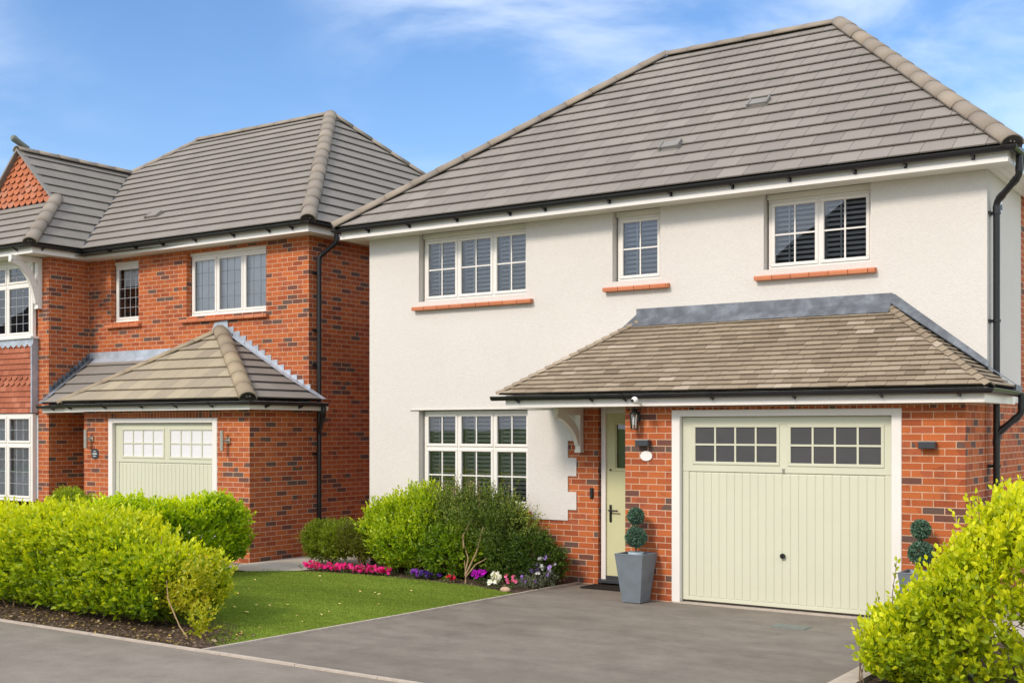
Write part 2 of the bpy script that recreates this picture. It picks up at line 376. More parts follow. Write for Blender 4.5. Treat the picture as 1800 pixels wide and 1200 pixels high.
def clip(poly, a, b):
    """keep the part of 2D poly left of a->b"""
    out = []; n = len(poly)
    f = lambda p: (b[0]-a[0])*(p[1]-a[1])-(b[1]-a[1])*(p[0]-a[0])
    for i in range(n):
        p, q = poly[i], poly[(i+1) % n]; fp, fq = f(p), f(q)
        if fp >= 0: out.append(p)
        if (fp > 0 and fq < 0) or (fp < 0 and fq > 0):
            t = fp/(fp-fq); out.append((p[0]+(q[0]-p[0])*t, p[1]+(q[1]-p[1])*t))
    return out
def tiles(mb, poly, gauge, width, thick=.014, gap=.012, joint=.0035, over=.03, off=.5, jit=0.0, club=(), first=0, rnd=None, vis=0.0, under=None):
    """lay real overlapping tiles over the planar polygon poly (counter-clockwise from outside)"""
    rnd = rnd or random
    P = [Vector(p) for p in poly]; n = V(0, 0, 0)
    for i in range(len(P)): n += (P[i]-P[0]).cross(P[(i+1) % len(P)]-P[0])
    n.normalize()
    v = (V(0, 0, 1)-n*n.z).normalized(); u = v.cross(n)
    o = min(P, key=lambda p: p.z)
    q = [((p-o).dot(u), (p-o).dot(v)) for p in P]
    umin, umax = min(a for a, b in q), max(a for a, b in q); vmax = max(b for a, b in q)
    (under or mb).face(P, 0.0)
    k = 0
    while k*gauge < vmax-1e-4:
        v0, v1 = k*gauge, (k+1)*gauge+over
        u0 = umin-width*(1+off*(k % 2))-first+ (rnd.uniform(-.2, .2)*width if jit else 0)
        while u0 < umax:
            ja = rnd.uniform(-jit, jit)
            vb = v0+(rnd.uniform(-.006, .006) if jit and k else 0)
            a0, a1 = u0+joint/2, u0+width-joint/2
            if k in club:
                w = (a1-a0)/2; shp = [((a0+a1)/2-w*math.cos(math.pi*i/10), vb+w*.95*(1-math.sin(math.pi*i/10))) for i in range(11)]+[(a1, v1), (a0, v1)]
            else: shp = [(a0, vb), (a1, vb), (a1, v1), (a0, v1)]
            c = q if len(q) else []
            for i in range(len(shp)):
                c = clip(c, shp[i], shp[(i+1) % len(shp)])
                if len(c) < 3: break
            if len(c) >= 3:
                ar = abs(sum(c[i][0]*c[(i+1) % len(c)][1]-c[(i+1) % len(c)][0]*c[i][1] for i in range(len(c))))/2
                if ar > 2e-4:
                    tn = min(1, max(0, rnd.gauss(.5, .22))); tilt = rnd.uniform(-1, 1)*ja
                    H = lambda p: (thick+gap)*(1-(p[1]-v0)/gauge)+thick*1.0+tilt
                    top = [o+u*a+v*b+n*H((a, b)) for a, b in c]; bot = [o+u*a+v*b+n*(H((a, b))-thick) for a, b in c]
                    m_ = len(c)
                    if (top[1]-top[0]).cross(top[2]-top[1]).dot(n) < 0: top.reverse(); bot.reverse()
                    mb.idx(top+bot, [tuple(range(m_)), tuple(range(2*m_-1, m_-1, -1))]+[(i, i+m_, (i+1) % m_+m_, (i+1) % m_) for i in range(m_)], tn)
            u0 += width
        k += 1
def ridge_tiles(mb, p0, p1, r=.125, seg=.43, sink=.35, capend=None, rnd=random, flat=.8):
    mb.cut()
    if capend is not None: capend.cut()
    p0, p1 = Vector(p0), Vector(p1); L = (p1-p0).length; k = max(1, round(L/seg)); d = (p1-p0)/L
    a = d.cross(V(0, 0, 1)).normalized(); b = a.cross(d).normalized()
    if b.z < 0: b = -b
    N = 12; st = L/k
    for i in range(k):
        tn = min(1, max(0, rnd.gauss(.45, .28)))
        s0, s1 = p0+d*(i*st-.03), p0+d*((i+1)*st)
        wob = a*rnd.uniform(-.006, .006)
        vs = []
        for c_, rr in ((s0+wob, r*1.05), (s1+wob, r*.97)):
            for ri in (rr, rr-.018):
                for j in range(N+1):
                    w = math.pi*j/N
                    vs.append(c_-b*r*sink+a*math.cos(w)*ri+b*math.sin(w)*ri*flat)
        n = N+1
        fs = []
        for j in range(N):
            fs += [(j, j+1, 2*n+j+1, 2*n+j), (n+j, 3*n+j, 3*n+j+1, n+j+1), (j, n+j, n+j+1, j+1), (2*n+j, 2*n+j+1, 3*n+j+1, 3*n+j)]
        fs += [(0, 2*n, 3*n, n), (N, n+N, 3*n+N, 2*n+N)]
        mb.idx(vs, fs, tn, True)
    if capend is not None:
        c_ = p0-d*.028
        capend.face([c_-b*r*(sink+.25)+a*math.cos(math.pi*j/N)*r*1.0+b*math.sin(math.pi*j/N)*r*flat*1.0 for j in range(N+1)][::-1])
        capend.prism([c_-b*r*(sink+.05)+a*math.cos(math.pi*j/N)*r*.98+b*math.sin(math.pi*j/N)*r*flat*.97 for j in range(N+1)], d*.04)
def gutter(parent, path, brackets, r=.048, name='gutter'):
    """half-round gutter along its top-centre line; 'out' is right of travel"""
    mb = MB(); N = 8
    prof = [(-r*math.cos(math.pi*j/N), -r*math.sin(math.pi*j/N)*1.05) for j in range(N+1)]+[((r-.006)*math.cos(math.pi*j/N), -(r-.006)*math.sin(math.pi*j/N)) for j in range(N+1)]
    prof = [(-r, .004)]+prof[:N+1]+[(r, .004), (r-.007, .004)]+prof[N+1:]+[(-r+.007, .004)]
    mb.sweep(path, prof)
    g = mb.build(name, 'black', parent)
    bk = MB()
    for (x, y, z, nx, ny) in brackets:
        bk.cut()
        tx, ty = -ny, nx
        for w in (-.018,):
            pts = []
            for j in range(9):
                an = math.pi*j/8; pts.append((x+nx*(r+.008)*math.cos(an)+tx*w, y+ny*(r+.008)*math.cos(an)+ty*w, z-(r+.01)*math.sin(an)))
            inner = []
            for j in range(8, -1, -1):
                an = math.pi*j/8; inner.append((x+nx*(r-.004)*math.cos(an)+tx*w, y+ny*(r-.004)*math.cos(an)+ty*w, z-(r-.004)*math.sin(an)))
            bk.prism(pts+inner, (tx*.036, ty*.036, 0))
        q0, q1 = (x+nx*.012, y+ny*.012, z-r-.004), (x-nx*(r+.012), y-ny*(r+.012), z-r-.04)
        bk.prism([(q0[0]-tx*.012, q0[1]-ty*.012, q0[2]), (q1[0]-tx*.012, q1[1]-ty*.012, q1[2]+.03), (q1[0]-tx*.012, q1[1]-ty*.012, q1[2]), (q0[0]-tx*.012, q0[1]-ty*.012, q0[2]-.012)], (tx*.024, ty*.024, 0))
        bk.box(x-nx*(r+.02)-abs(tx)*.018-abs(nx)*.012, x-nx*(r+.02)+abs(tx)*.018+abs(nx)*.012, y-ny*(r+.02)-abs(ty)*.018-abs(ny)*.012, y-ny*(r+.02)+abs(ty)*.018+abs(ny)*.012, z-r-.045, z-.01)
    if brackets: build_each(bk, 'gutter_bracket', 'black', g)
    return g
def downpipe(parent, path, clips, r=.036, wall=None):
    mb = MB(); P = [Vector(p) for p in path]
    # round the bends
    Q = [P[0]]
    for i in range(1, len(P)-1):
        a, b, c_ = P[i-1], P[i], P[i+1]; d0 = (a-b).normalized(); d1 = (c_-b).normalized(); e = .05
        for t in (0, .25, .5, .75, 1):
            Q.append((b+d0*e)*(1-t)**2+b*2*t*(1-t)+(b+d1*e)*t*t)
    Q.append(P[-1]); mb.tube(Q, r, 12)
    for i in range(1, len(P)-1):
        for q_, t_ in ((P[i-1], .09), (P[i+1], .09)):
            d = (q_-P[i]).normalized(); mb.tube([P[i]+d*.045, P[i]+d*(.045+t_*.7)], r*1.14, 12)
    o = mb.build('downpipe', 'black', parent)
    cb = MB()
    for (c_, off) in clips:
        cb.cut(); c_ = Vector(c_); cb.tube([c_-V(0, 0, .014), c_+V(0, 0, .014)], r*1.25, 12)
        q_ = c_+Vector(off); h = V(.012, .012, .012)
        cb.box(min(c_.x, q_.x)-.01, max(c_.x, q_.x)+.01, min(c_.y, q_.y)-.01, max(c_.y, q_.y)+.01, c_.z-.012, c_.z+.012)
        # fixing lug beside the pipe
        cb.box(q_.x-.012, q_.x+.012, q_.y-.075, q_.y+.075, c_.z-.018, c_.z+.018)
    build_each(cb, 'pipe_clip', 'black', o)
    return o

def window(parent, x0, x1, z0, z1, y, ncol, transom=None, bars=(1, 1), barw=.018, barmat='white', blind='slat', divs=None, toprows=0, trim=None, sillmat=None, sill=None, blindseed=0, curtain=None, vertical_only=False, fw=.05, sw=.042, barsT=None):
    """casement window; y is the outer face of the frame. Children: pane, glazing_bars (if another material), blind, sill"""
    mb = MB(); gb = mb if barmat == 'white' else MB()
    D = .07
    xs = [x0+(x1-x0)*i/ncol for i in range(ncol+1)] if divs is None else divs
    zs = [z0, z1] if transom is None else [z0, transom, z1]
    # outer frame
    mb.cbox(x0, x1, y, y+D, z0, z0+fw); mb.cbox(x0, x1, y, y+D, z1-fw, z1)
    mb.cbox(x0, x0+fw, y+.001, y+D, z0+fw, z1-fw); mb.cbox(x1-fw, x1, y+.001, y+D, z0+fw, z1-fw)
    for x in xs[1:-1]: mb.cbox(x-fw/2, x+fw/2, y+.002, y+D, z0+fw, z1-fw)
    if transom is not None:
        for i in range(len(xs)-1): mb.cbox(xs[i]+fw*.5, xs[i+1]-fw*.5, y+.003, y+D, transom-fw*.5, transom+fw*.5)
    pane = MB()
    for i in range(len(xs)-1):
        for j in range(len(zs)-1):
            a0 = xs[i]+(fw if i == 0 else fw/2)-.012; a1 = xs[i+1]-(fw if i == len(xs)-2 else fw/2)+.012
            b0 = zs[j]+(fw if j == 0 else fw/2)-.012; b1 = zs[j+1]-(fw if j == len(zs)-2 else fw/2)+.012
            yy = y-.012
            # sash, proud of the frame
            mb.cbox(a0, a1, yy, yy+.05, b0, b0+sw, .007); mb.cbox(a0, a1, yy, yy+.05, b1-sw, b1, .007)
            mb.cbox(a0, a0+sw, yy+.0012, yy+.05, b0+sw, b1-sw, .007); mb.cbox(a1-sw, a1, yy+.0012, yy+.05, b0+sw, b1-sw, .007)
            g0, g1, h0, h1 = a0+sw, a1-sw, b0+sw, b1-sw
            pane.face([(g0-.004, yy+.026, h0-.004), (g1+.004, yy+.026, h0-.004), (g1+.004, yy+.026, h1+.004), (g0-.004, yy+.026, h1+.004)])
            nb = bars if (barsT is None or j == 0) else barsT
            bd = .012 if barw > .01 else .004
            for q in range(1, nb[0]+1):
                xx = g0+(g1-g0)*q/(nb[0]+1); gb.box(xx-barw/2, xx+barw/2, yy+.026-bd, yy+.0255, h0-.002, h1+.002)
            for q in range(1, nb[1]+1):
                zz = h0+(h1-h0)*q/(nb[1]+1); gb.box(g0-.002, g1+.002, yy+.0265-bd, yy+.025, zz-barw/2, zz+barw/2)
    w = mb.build('window', 'white', parent)
    pane.build('pane', 'glass', w)
    if gb is not mb: gb.build('glazing_bar', barmat, w)
    rr = random.Random(blindseed)
    if blind == 'slat':
        b = MB(); 
        for i in range(len(xs)-1):
            a0, a1 = xs[i]+.05, xs[i+1]-.05; z = z0+.09
            while z < z1-.07:
                b.prism([(a0, y+.085, z-.016), (a0, y+.120, z+.016), (a0, y+.122, z+.011), (a0, y+.088, z-.021)], (a1-a0, 0, 0)); z += .058
            mid = (a0+a1)/2-.08
            b.box(mid-.008, mid+.008, y+.068, y+.08, z0+.06, z1-.05); b.box(a0-.03, a0, y+.12, y+.17, z0+.04, z1-.04); b.box(a1, a1+.03, y+.12, y+.17, z0+.04, z1-.04)
        b.build('blind', 'blind', w)
    elif blind == 'vertical':
        b = MB(); x = x0+.03
        while x < x1-.04:
            a = rr.uniform(.15, .3); b.prism([(x, y+.075, z0+.05), (x+.075, y+.075+.075*a, z0+.05), (x+.076, y+.078+.075*a, z0+.05), (x+.001, y+.078, z0+.05)], (0, 0, z1-z0-.08)); x += .088
        b.build('blind', 'vblind', w)
    if curtain:
        b = MB(); ca, cb_, czb, czt = curtain
        b.box(ca, cb_, y+.11, y+.118, czb, czt); b.build('blind', 'vblind', w)
    if sill:
        s_ = MB(); sx0, sx1, sz, sd_ = sill
        x = sx0; 
        while x < sx1-.01:
            xe = min(x+.222, sx1); s_.prism([(x, y+.0, sz), (x, y-sd_, sz-.012), (x, y-sd_-.004, sz-.03), (x, y-sd_+.002, sz-.062), (x, y, sz-.062)], (xe-x-.004, 0, 0), random.random()); x += .225
        s_.build('sill', 'sill', w)
    return w

# ------------------------------------------------------------------ ground (structure)
Y0 = 7.37
def sheet(name, mat, polys, z, h=None):
    mb = MB()
    for p in polys:
        if h: mb.prism([(x, y, z-h) for x, y in p], (0, 0, h))
        else: mb.face([(x, y, z) for x, y in p])
    return tag(mb.build(name, mat), kind='structure')
sheet('ground', 'turf', [[(-1500, -1500), (1500, -1500), (1500, 1500), (-1500, 1500)]], -.03)
sheet('road', 'road', [[(-80, -7), (80, -7), (80, Y0), (-80, Y0)]], -.012)
# opposite pavement side is plain turf; driveway of the white house
drive_left = [(-8.36, Y0), (-8.16, 9.99), (-8.05, 12.0), (-7.98, 13.36)]
sheet('driveway', 'drive', [drive_left[::-1][::-1]+[(-2.95, 13.36), (-2.95, Y0)][:]], -.008)
sheet('neighbour_driveway', 'drive', [[(-19, Y0), (-13.3, Y0), (-13.3, 12.5), (-19, 12.9)]], -.008)
lawn_back = [(-12.9, 11.9), (-11.86, 12.2), (-11.0, 12.36), (-10.24, 12.40), (-8.91, 12.30), (-8.12, 12.05)]
sheet('lawn', 'turf', [[(-13.2, 8.2), (-9.0, 8.2), (-8.75, Y0+.35), (-8.38, Y0+.2)]+drive_left[1:2]+lawn_back[::-1]+[(-13.2, 11.6)]], .0)
sheet('flower_bed', 'soil', [lawn_back[:]+[(-8.0, 13.36), (-12.3, 13.36)]], .004)
sheet('hedge_bed', 'soil', [[(-19, Y0+.02), (-8.40, Y0+.02), (-8.38, Y0+.3), (-9.1, 8.5), (-13.2, 9.3), (-19, 9.3)]], .004)
sheet('side_path', 'slab', [[(-13.14, 11.75), (-12.4, 11.75), (-11.9, 12.15), (-11.57, 13.0), (-11.57, 22), (-13.14, 22)]], .012)
# concrete edging strips
mb = MB(); x = -20.0
while x < 6:
    mb.cbox(x, min(x+.912, 6), Y0-.03, Y0+.03, -.05, .004+random.uniform(-.002, .002), .004) if False else mb.box(x, min(x+.912, 6)-.004, Y0-.021, Y0+.021, -.05, .006+random.uniform(-.0015, .0015)); x += .915
tag(mb.build('road_edging', 'concrete'), kind='structure')
mb = MB()
for a, b in zip(drive_left, drive_left[1:]):
    a, b = V(*a, 0), V(*b, 0); d = (b-a).normalized(); nn = V(-d.y, d.x, 0)*.017
    mb.prism([a-nn-V(0, 0, .05), b-nn-V(0, 0, .05), b+nn-V(0, 0, .05), a+nn-V(0, 0, .05)], (0, 0, .062))
tag(mb.build('driveway_edging', 'concrete'), kind='structure')
mb = MB(); mb.box(-3.12, -2.94, Y0+.03, 9.9, -.05, .06); tag(mb.build('kerb', 'concrete'), kind='structure')
sheet('right_bed', 'soil', [[(-2.94, Y0+.03), (-.4, Y0+.03), (-.4, 12.0), (-2.94, 12.0)]], .02)
sheet('bounce_paving', 'slab', [[(-2.94, 12.02), (-.38, 12.02), (-.38, Y0+.03), (9, Y0+.03), (9, 24), (-2.94, 24)]], -.004)  # pale ground added out of view to bounce sun onto the shaded side wall

# ------------------------------------------------------------------ the white house
H1 = empty('rendered_house', (-7.2, 13.35, 0), 'white rendered detached house with grey hipped roof and sage green garage door', 'house')
XL, XR, YF = -11.55, -2.93, 13.35
wins = {'a': (-10.63, -8.80, 3.80, 4.78), 'b': (-7.48, -6.80, 3.87, 4.78), 'c': (-5.44, -4.17, 3.87, 4.78)}
low = (-10.63, -8.775, .92, 2.26)
holes = list(wins.values())+[low]
bands = [(.80, .94, -8.147), (.94, 1.175, -8.017), (1.175, 1.38, -8.147), (1.38, 1.62, -8.017), (1.62, 1.84, -8.147), (1.84, 2.32, -7.93), (2.32, 4.79, XR)]
def in_render(a, z):
    if inrect(a, z, holes): return False
    return any(b[0] < z < b[1] and a < b[2] for b in bands)
mb = MB(); As = [XL, XR]+[h for w in holes for h in w[:2]]+[b[2] for b in bands]; Zs = [h for w in holes for h in w[2:]]+[b[0] for b in bands]+[4.79]
gridwall(mb, front(YF), As, Zs, in_render, lambda a, z: .26 if inrect(a, z, [(h[0]-.01, h[1]+.01, h[2]-.01, h[3]+.01) for h in holes]) else (.016 if a < XR else 0))
# rendered return on the right side
gridwall(mb, side(XR), [YF, 15.08], [2.30, 4.79], lambda a, z: True, lambda a, z: .016 if a > 14 else 0)
mb.build('render_wall', 'render', H1)
mb = MB()
# brick core: plinth, quoins, porch
gridwall(mb, front(YF+.015), [XL, low[0]-.05, low[1]+.05, -7.70, -6.72, XR-.016], [-.05, low[2]-.05, 2.275, 2.5], lambda a, z: not inrect(a, z, [(low[0]-.05, low[1]+.05, low[2]-.05, 2.6), (-7.70, -6.72, -.1, 2.275)]), lambda a, z: .2 if inrect(a, z, [(-10.7, -6.7, 0, 2.27)]) else 0)
# side wall, whole depth
gridwall(mb, side(XR-.016), [YF+.015, 19.3], [-.05, 4.8], lambda a, z: True, lambda a, z: 0)
mb.face([(XL, YF+.015, -.05), (XL, YF+.015, 4.8), (XL, 19.3, 4.8), (XL, 19.3, -.05)]); mb.face([(XL, 19.3, -.05), (XL, 19.3, 4.8), (XR, 19.3, 4.8), (XR, 19.3, -.05)])
# garage
GY = 12.5; gx0, gx1 = -6.83, -2.95
gridwall(mb, front(GY), [gx0, -6.217, -3.584, gx1], [-.05, 2.215, 2.36], lambda a, z: not inrect(a, z, [(-6.217, -3.584, -.1, 2.215)]), lambda a, z: .22 if -6.3 < a < -3.5 and 0 < z < 2.3 else 0)
mb.face([(gx0, GY, -.05), (gx0, GY, 2.36), (gx0, YF+.015, 2.36), (gx0, YF+.015, -.05)])
mb.face([(gx1, GY, -.05), (gx1, YF+.01, -.05), (gx1, YF+.01, 2.36), (gx1, GY, 2.36)])
mb.build('brick_wall', 'brick', H1)
mb = MB(); mb.box(-6.9+.08, gx1-.003, GY-.004, GY+.05, 2.214, 2.255); mb.build('lintel_course', 'soldier', H1)
# interior lining
mb = MB(); mb.face([(XL+.1, 14.6, 0), (XR-.1, 14.6, 0), (XR-.1, 14.6, 4.8), (XL+.1, 14.6, 4.8)]); mb.face([(XL, YF+.3, 2.6), (XR, YF+.3, 2.6), (XR, 19, 2.6), (XL, 19, 2.6)]); mb.face([(XL, YF, 4.82), (XR, YF, 4.82), (XR, 19, 4.82), (XL, 19, 4.82)]); mb.face([(XL, YF+.3, .01), (XR, YF+.3, .01), (XR, 19, .01), (XL, 19, .01)])
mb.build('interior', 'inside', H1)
# windows
window(H1, -10.607, -8.79, 3.80, 4.70, 13.45, 3, sill=(-10.70, -8.68, 3.735, .18), blindseed=1)
window(H1, -7.457, -6.81, 3.87, 4.70, 13.45, 1, sill=(-7.58, -6.66, 3.805, .18))
window(H1, -5.419, -4.175, 3.87, 4.70, 13.45, 2, sill=(-5.53, -4.10, 3.805, .18))
window(H1, -10.607, -8.78, .935, 2.25, 13.45, 3, transom=1.735, bars=(1, 1), barsT=(1, 0), sill=(-10.70, -8.70, .90, .16))
mb = MB()
for w in wins.values(): mb.cut().box(w[0]+.012, w[1]-.012, 13.43, 13.5, 4.70, 4.765)
mb.cut().box(-10.62, -8.79, 13.42, 13.46, 3.735, 3.80); mb.cut().box(-7.47, -6.81, 13.42, 13.46, 3.805, 3.87); mb.cut().box(-5.43, -4.18, 13.42, 13.46, 3.805, 3.87)
build_each(mb, 'window_trim', 'cream', H1)
mb = MB(); mb.prism([(-10.78, YF-.001, 2.275), (-10.78, YF-.022, 2.272), (-10.78, YF-.022, 2.262), (-10.78, YF-.001, 2.262)], (2.9, 0, 0)); mb.build('drip_bead', 'render', H1)
# main roof
Ze, Ye = 4.90, 12.96; RXl, RXr = -11.9, -2.6; RA = (-8.19, 16.3, 7.62); RB = (-5.54, 16.3, 7.62); Yb = 19.64
rf = MB(); ul = MB(); rnd = random.Random(3)
tiles(rf, [(RXl, Ye, Ze), (RXr, Ye, Ze), RB, RA], .27, .335, thick=.016, gap=.012, under=ul, rnd=rnd, joint=.005)
tiles(rf, [(RXr, Ye, Ze), (RXr, Yb, Ze), RB], .27, .335, under=ul, rnd=rnd); tiles(rf, [(RXl, Yb, Ze), (RXl, Ye, Ze), RA], .27, .335, under=ul, rnd=rnd)
ul.face([(RXr, Yb, Ze), (RXl, Yb, Ze), RA, RB])
roof = rf.build('roof', 'roof', H1); ul.build('underlay', 'under', roof)
rt = MB(); caps = MB()
ridge_tiles(rt, RA, RB, .12, .44, sink=.1)
ridge_tiles(rt, (RXr-.02, Ye+.02, Ze+.03), (RB[0], RB[1], RB[2]+.02), .125, .40, sink=.1, capend=caps)
ridge_tiles(rt, (RXl+.02, Ye+.02, Ze+.03), (RA[0], RA[1], RA[2]+.02), .125, .42, sink=.1, capend=caps)
build_each(rt, 'ridge_tiles', 'hip', roof); build_each(caps, 'end_cap', 'under', roof)
# roof vent tiles
def roofvent(parent, c, n, wd=.30, hd=.19, mat='roof'):
    n = Vector(n).normalized(); v = (V(0, 0, 1)-n*n.z).normalized(); u = v.cross(n); c = Vector(c)
    mb = MB(); h = .055
    P = lambda a, b, t: c+u*a+v*b+n*t
    mb.prism([P(-wd/2, -hd/2, .02), P(wd/2, -hd/2, .02), P(wd/2, -hd/2, .032), P(-wd/2, -hd/2, .032)], v*hd)
    for a in (-wd/2+.01, wd/2-.035): mb.prism([P(a, -hd/2+.01, .03), P(a+.025, -hd/2+.01, .03), P(a+.025, -hd/2+.01, .03+h), P(a, -hd/2+.01, .03+h)], v*(hd-.02))
    mb.prism([P(-wd/2+.035, -hd/2+.03, .03), P(wd/2-.035, -hd/2+.03, .03), P(wd/2-.035, -hd/2+.03, .03+h*.8), P(-wd/2+.035, -hd/2+.03, .03+h*.8)], v*(hd-.05))
    return mb.build('roof_vent', mat, parent)
nf = Vector((0, -2.72, 3.34))
MAT['ventgrey'] = plain('vent_grey', (.215, .205, .195), .6, .3)
roofvent(roof, (-6.86, 13.78, 5.57), nf, mat='ventgrey'); roofvent(roof, (-5.96, 14.49, 6.14), nf, mat='ventgrey')
# fascia and soffit
mb = MB(); mb.sweep([(RXl+.07, 14.6, 4.75), (RXl+.07, 13.05, 4.75), (RXr-.07, 13.05, 4.75), (RXr-.07, 19.4, 4.75)][:], [(-.02, 0), (.014, 0), (.014, .05), (.0, .056), (0, .17), (-.02, .17)])
mb.build('fascia', 'white', H1)
mb = MB()
for (a, b, c_, d_) in ((RXl+.09, RXr-.09, 13.07, YF-.001), (RXl+.09, XL-.001, YF-.001, 14.6), (XR+.001, RXr-.09, YF-.001, 19.4)):
    k = max(1, round(abs(d_-c_)/.1)) if (b-a) > 2 else 3
    if b-a > 2:
        for i in range(3): mb.box(a, b, c_+(d_-c_)*i/3+.002, c_+(d_-c_)*(i+1)/3-.002, 4.755, 4.768)
    else:
        for i in range(3): mb.box(a+(b-a)*i/3+.002, a+(b-a)*(i+1)/3-.002, c_, d_, 4.755, 4.768)
mb.build('soffit', 'cream', H1)
br = [(x, 12.99, 4.893, 0, -1) for x in (-11.3, -10.55, -9.72, -8.85, -8.3, -7.35, -6.5, -5.7, -5.0, -4.25, -3.7, -3.0)]
gutter(H1, [(RXl, 14.0, 4.893), (RXl, 12.985, 4.893), (RXr, 12.985, 4.893), (RXr, 19.4, 4.893)], br)
# canopy roof over garage and porch
cy, cz = 12.2, 2.42; cxl, cxr = -8.47, -2.66; tL = (-7.03, YF, 3.36); tR = (-3.97, YF, 3.36)
cf = MB(); ul = MB(); rnd = random.Random(5)
tiles(cf, [(cxl, cy, cz), (cxr, cy, cz), tR, tL], .086, .20, thick=.011, gap=.008, jit=.003, over=.02, under=ul, rnd=rnd)
tiles(cf, [(cxr, cy, cz), (cxr, YF, cz), tR], .086, .20, thick=.011, gap=.008, jit=.003, over=.02, under=ul, rnd=rnd)
tiles(cf, [(cxl, YF, cz), (cxl, cy, cz), tL], .086, .20, thick=.011, gap=.008, jit=.003, over=.02, under=ul, rnd=rnd)
# bonnet tiles up both hips
for (p, q_) in (((cxr, cy, cz), tR), ((cxl, cy, cz), tL)):
    p, q_ = Vector(p), Vector(q_); d = (q_-p); L = d.length; d /= L; a = d.cross(V(0, 0, 1)).normalized(); b = a.cross(d).normalized(); 
    if b.z < 0: b = -b
    k = 18
    for i in range(k):
        c0 = p+d*(L*i/k-.005)+b*.030; c1 = p+d*(L*(i+1)/k+.02)+b*.014; w = .062
        cf.idx([c0-a*w-b*.022, c0+b*.016, c0+a*w-b*.022, c1-a*w-b*.022, c1+b*.012, c1+a*w-b*.022, c0-a*w-b*.034, c0+b*.004, c0+a*w-b*.034],
               [(0, 3, 4, 1), (1, 4, 5, 2), (0, 1, 7, 6), (1, 2, 8, 7)], min(1, max(0, rnd.gauss(.5, .22))))
croof = cf.build('canopy_roof', 'plain_tile', H1); ul.build('underlay', 'under', croof)
ld = MB(); nrm = Vector((0, -.93, 1.15)).normalized(); e_ = .036
lt = lambda x, y, z, e=e_: V(x, y, z)+nrm*e
sl = (tL[2]-cz)/(YF-cy)
# apron on the slope + upstand on the wall, in lapped sheets
x = tL[0]-.10
segs = [(-7.13, -5.62), (-5.64, -3.93)]
for i, (a, b) in enumerate(segs):
    e = e_+i*.004; yb = YF-.15
    ld.prism([(a, yb, tL[2]-.15*sl+e), (b, yb, tL[2]-.15*sl+e), (b, YF-.006, tL[2]+e), (a, YF-.006, tL[2]+e)], (0, -.003, .004))
    ld.box(a, b, YF-.012-i*.003, YF-.001, tL[2]+.01, tL[2]+.145)
ld.prism([(-3.97, YF-.013, tR[2]+.145), (-3.90, YF-.013, tR[2]+.13), (-2.915, YF-.013, 2.72), (-2.915, YF-.013, 2.46), (-3.97, YF-.013, tR[2]-.05)], (0, .012, 0))
ld.prism([(-7.03, YF-.013, tL[2]+.145), (-7.16, YF-.013, tL[2]+.05), (-7.75, YF-.013, 2.96), (-7.70, YF-.013, 2.86), (-7.0, YF-.013, tL[2]-.03)], (0, .012, 0))
# lead laid on the side slope against the wall
ns = Vector((.94, 0, 1.31)).normalized()
P = lambda x, y: V(x, y, cz+(cxr-x)*(tR[2]-cz)/(cxr-tR[0]))+ns*.045
ld.prism([P(cxr+.03, YF-.03), P(cxr+.03, YF+.02), P(tR[0], YF-.004), P(tR[0], YF-.09), P(-3.0, YF-.12)], ns*.004)
ld.box(-2.92, cxr+.02, YF, YF+.3, 2.40, 2.46)
ld.build('lead_flashing', 'lead', croof)
mb = MB(); mb.sweep([(cxl+.07, YF-.001, 2.26), (cxl+.07, 12.28, 2.26), (cxr-.06, 12.28, 2.26), (cxr-.06, YF+.35, 2.26)], [(-.02, 0), (0, 0), (0, .15), (-.02, .15)]); mb.build('fascia', 'white', croof)
mb = MB(); mb.box(cxl+.09, gx0-.001, 12.30, YF-.001, 2.263, 2.275); mb.box(gx0+.001, gx1, 12.30, GY-.001, 2.263, 2.275); mb.box(gx1+.001, cxr-.08, 12.30, YF+.3, 2.263, 2.275); mb.build('soffit', 'cream', croof)
gutter(H1, [(cxl-.10, 12.225, 2.395), (cxr, 12.225, 2.395), (cxr, YF+.25, 2.385)], [(x, 12.225, 2.40, 0, -1) for x in (-8.2, -7.15, -6.7, -5.6, -4.65, -3.72, -2.95)])
downpipe(H1, [(-2.60, 13.30, 4.87), (-2.60, 13.30, 4.64), (-2.86, 13.47, 4.42), (-2.86, 13.47, 0)], [((-2.86, 13.47, 4.30), (-.06, 0, 0)), ((-2.86, 13.47, 3.15), (-.06, 0, 0)), ((-2.86, 13.47, 1.6), (-.06, 0, 0))])
downpipe(H1, [(-2.62, 13.52, 2.37), (-2.62, 13.52, 2.16), (-2.86, 13.47, 1.94), (-2.86, 13.47, 1.7)], [])
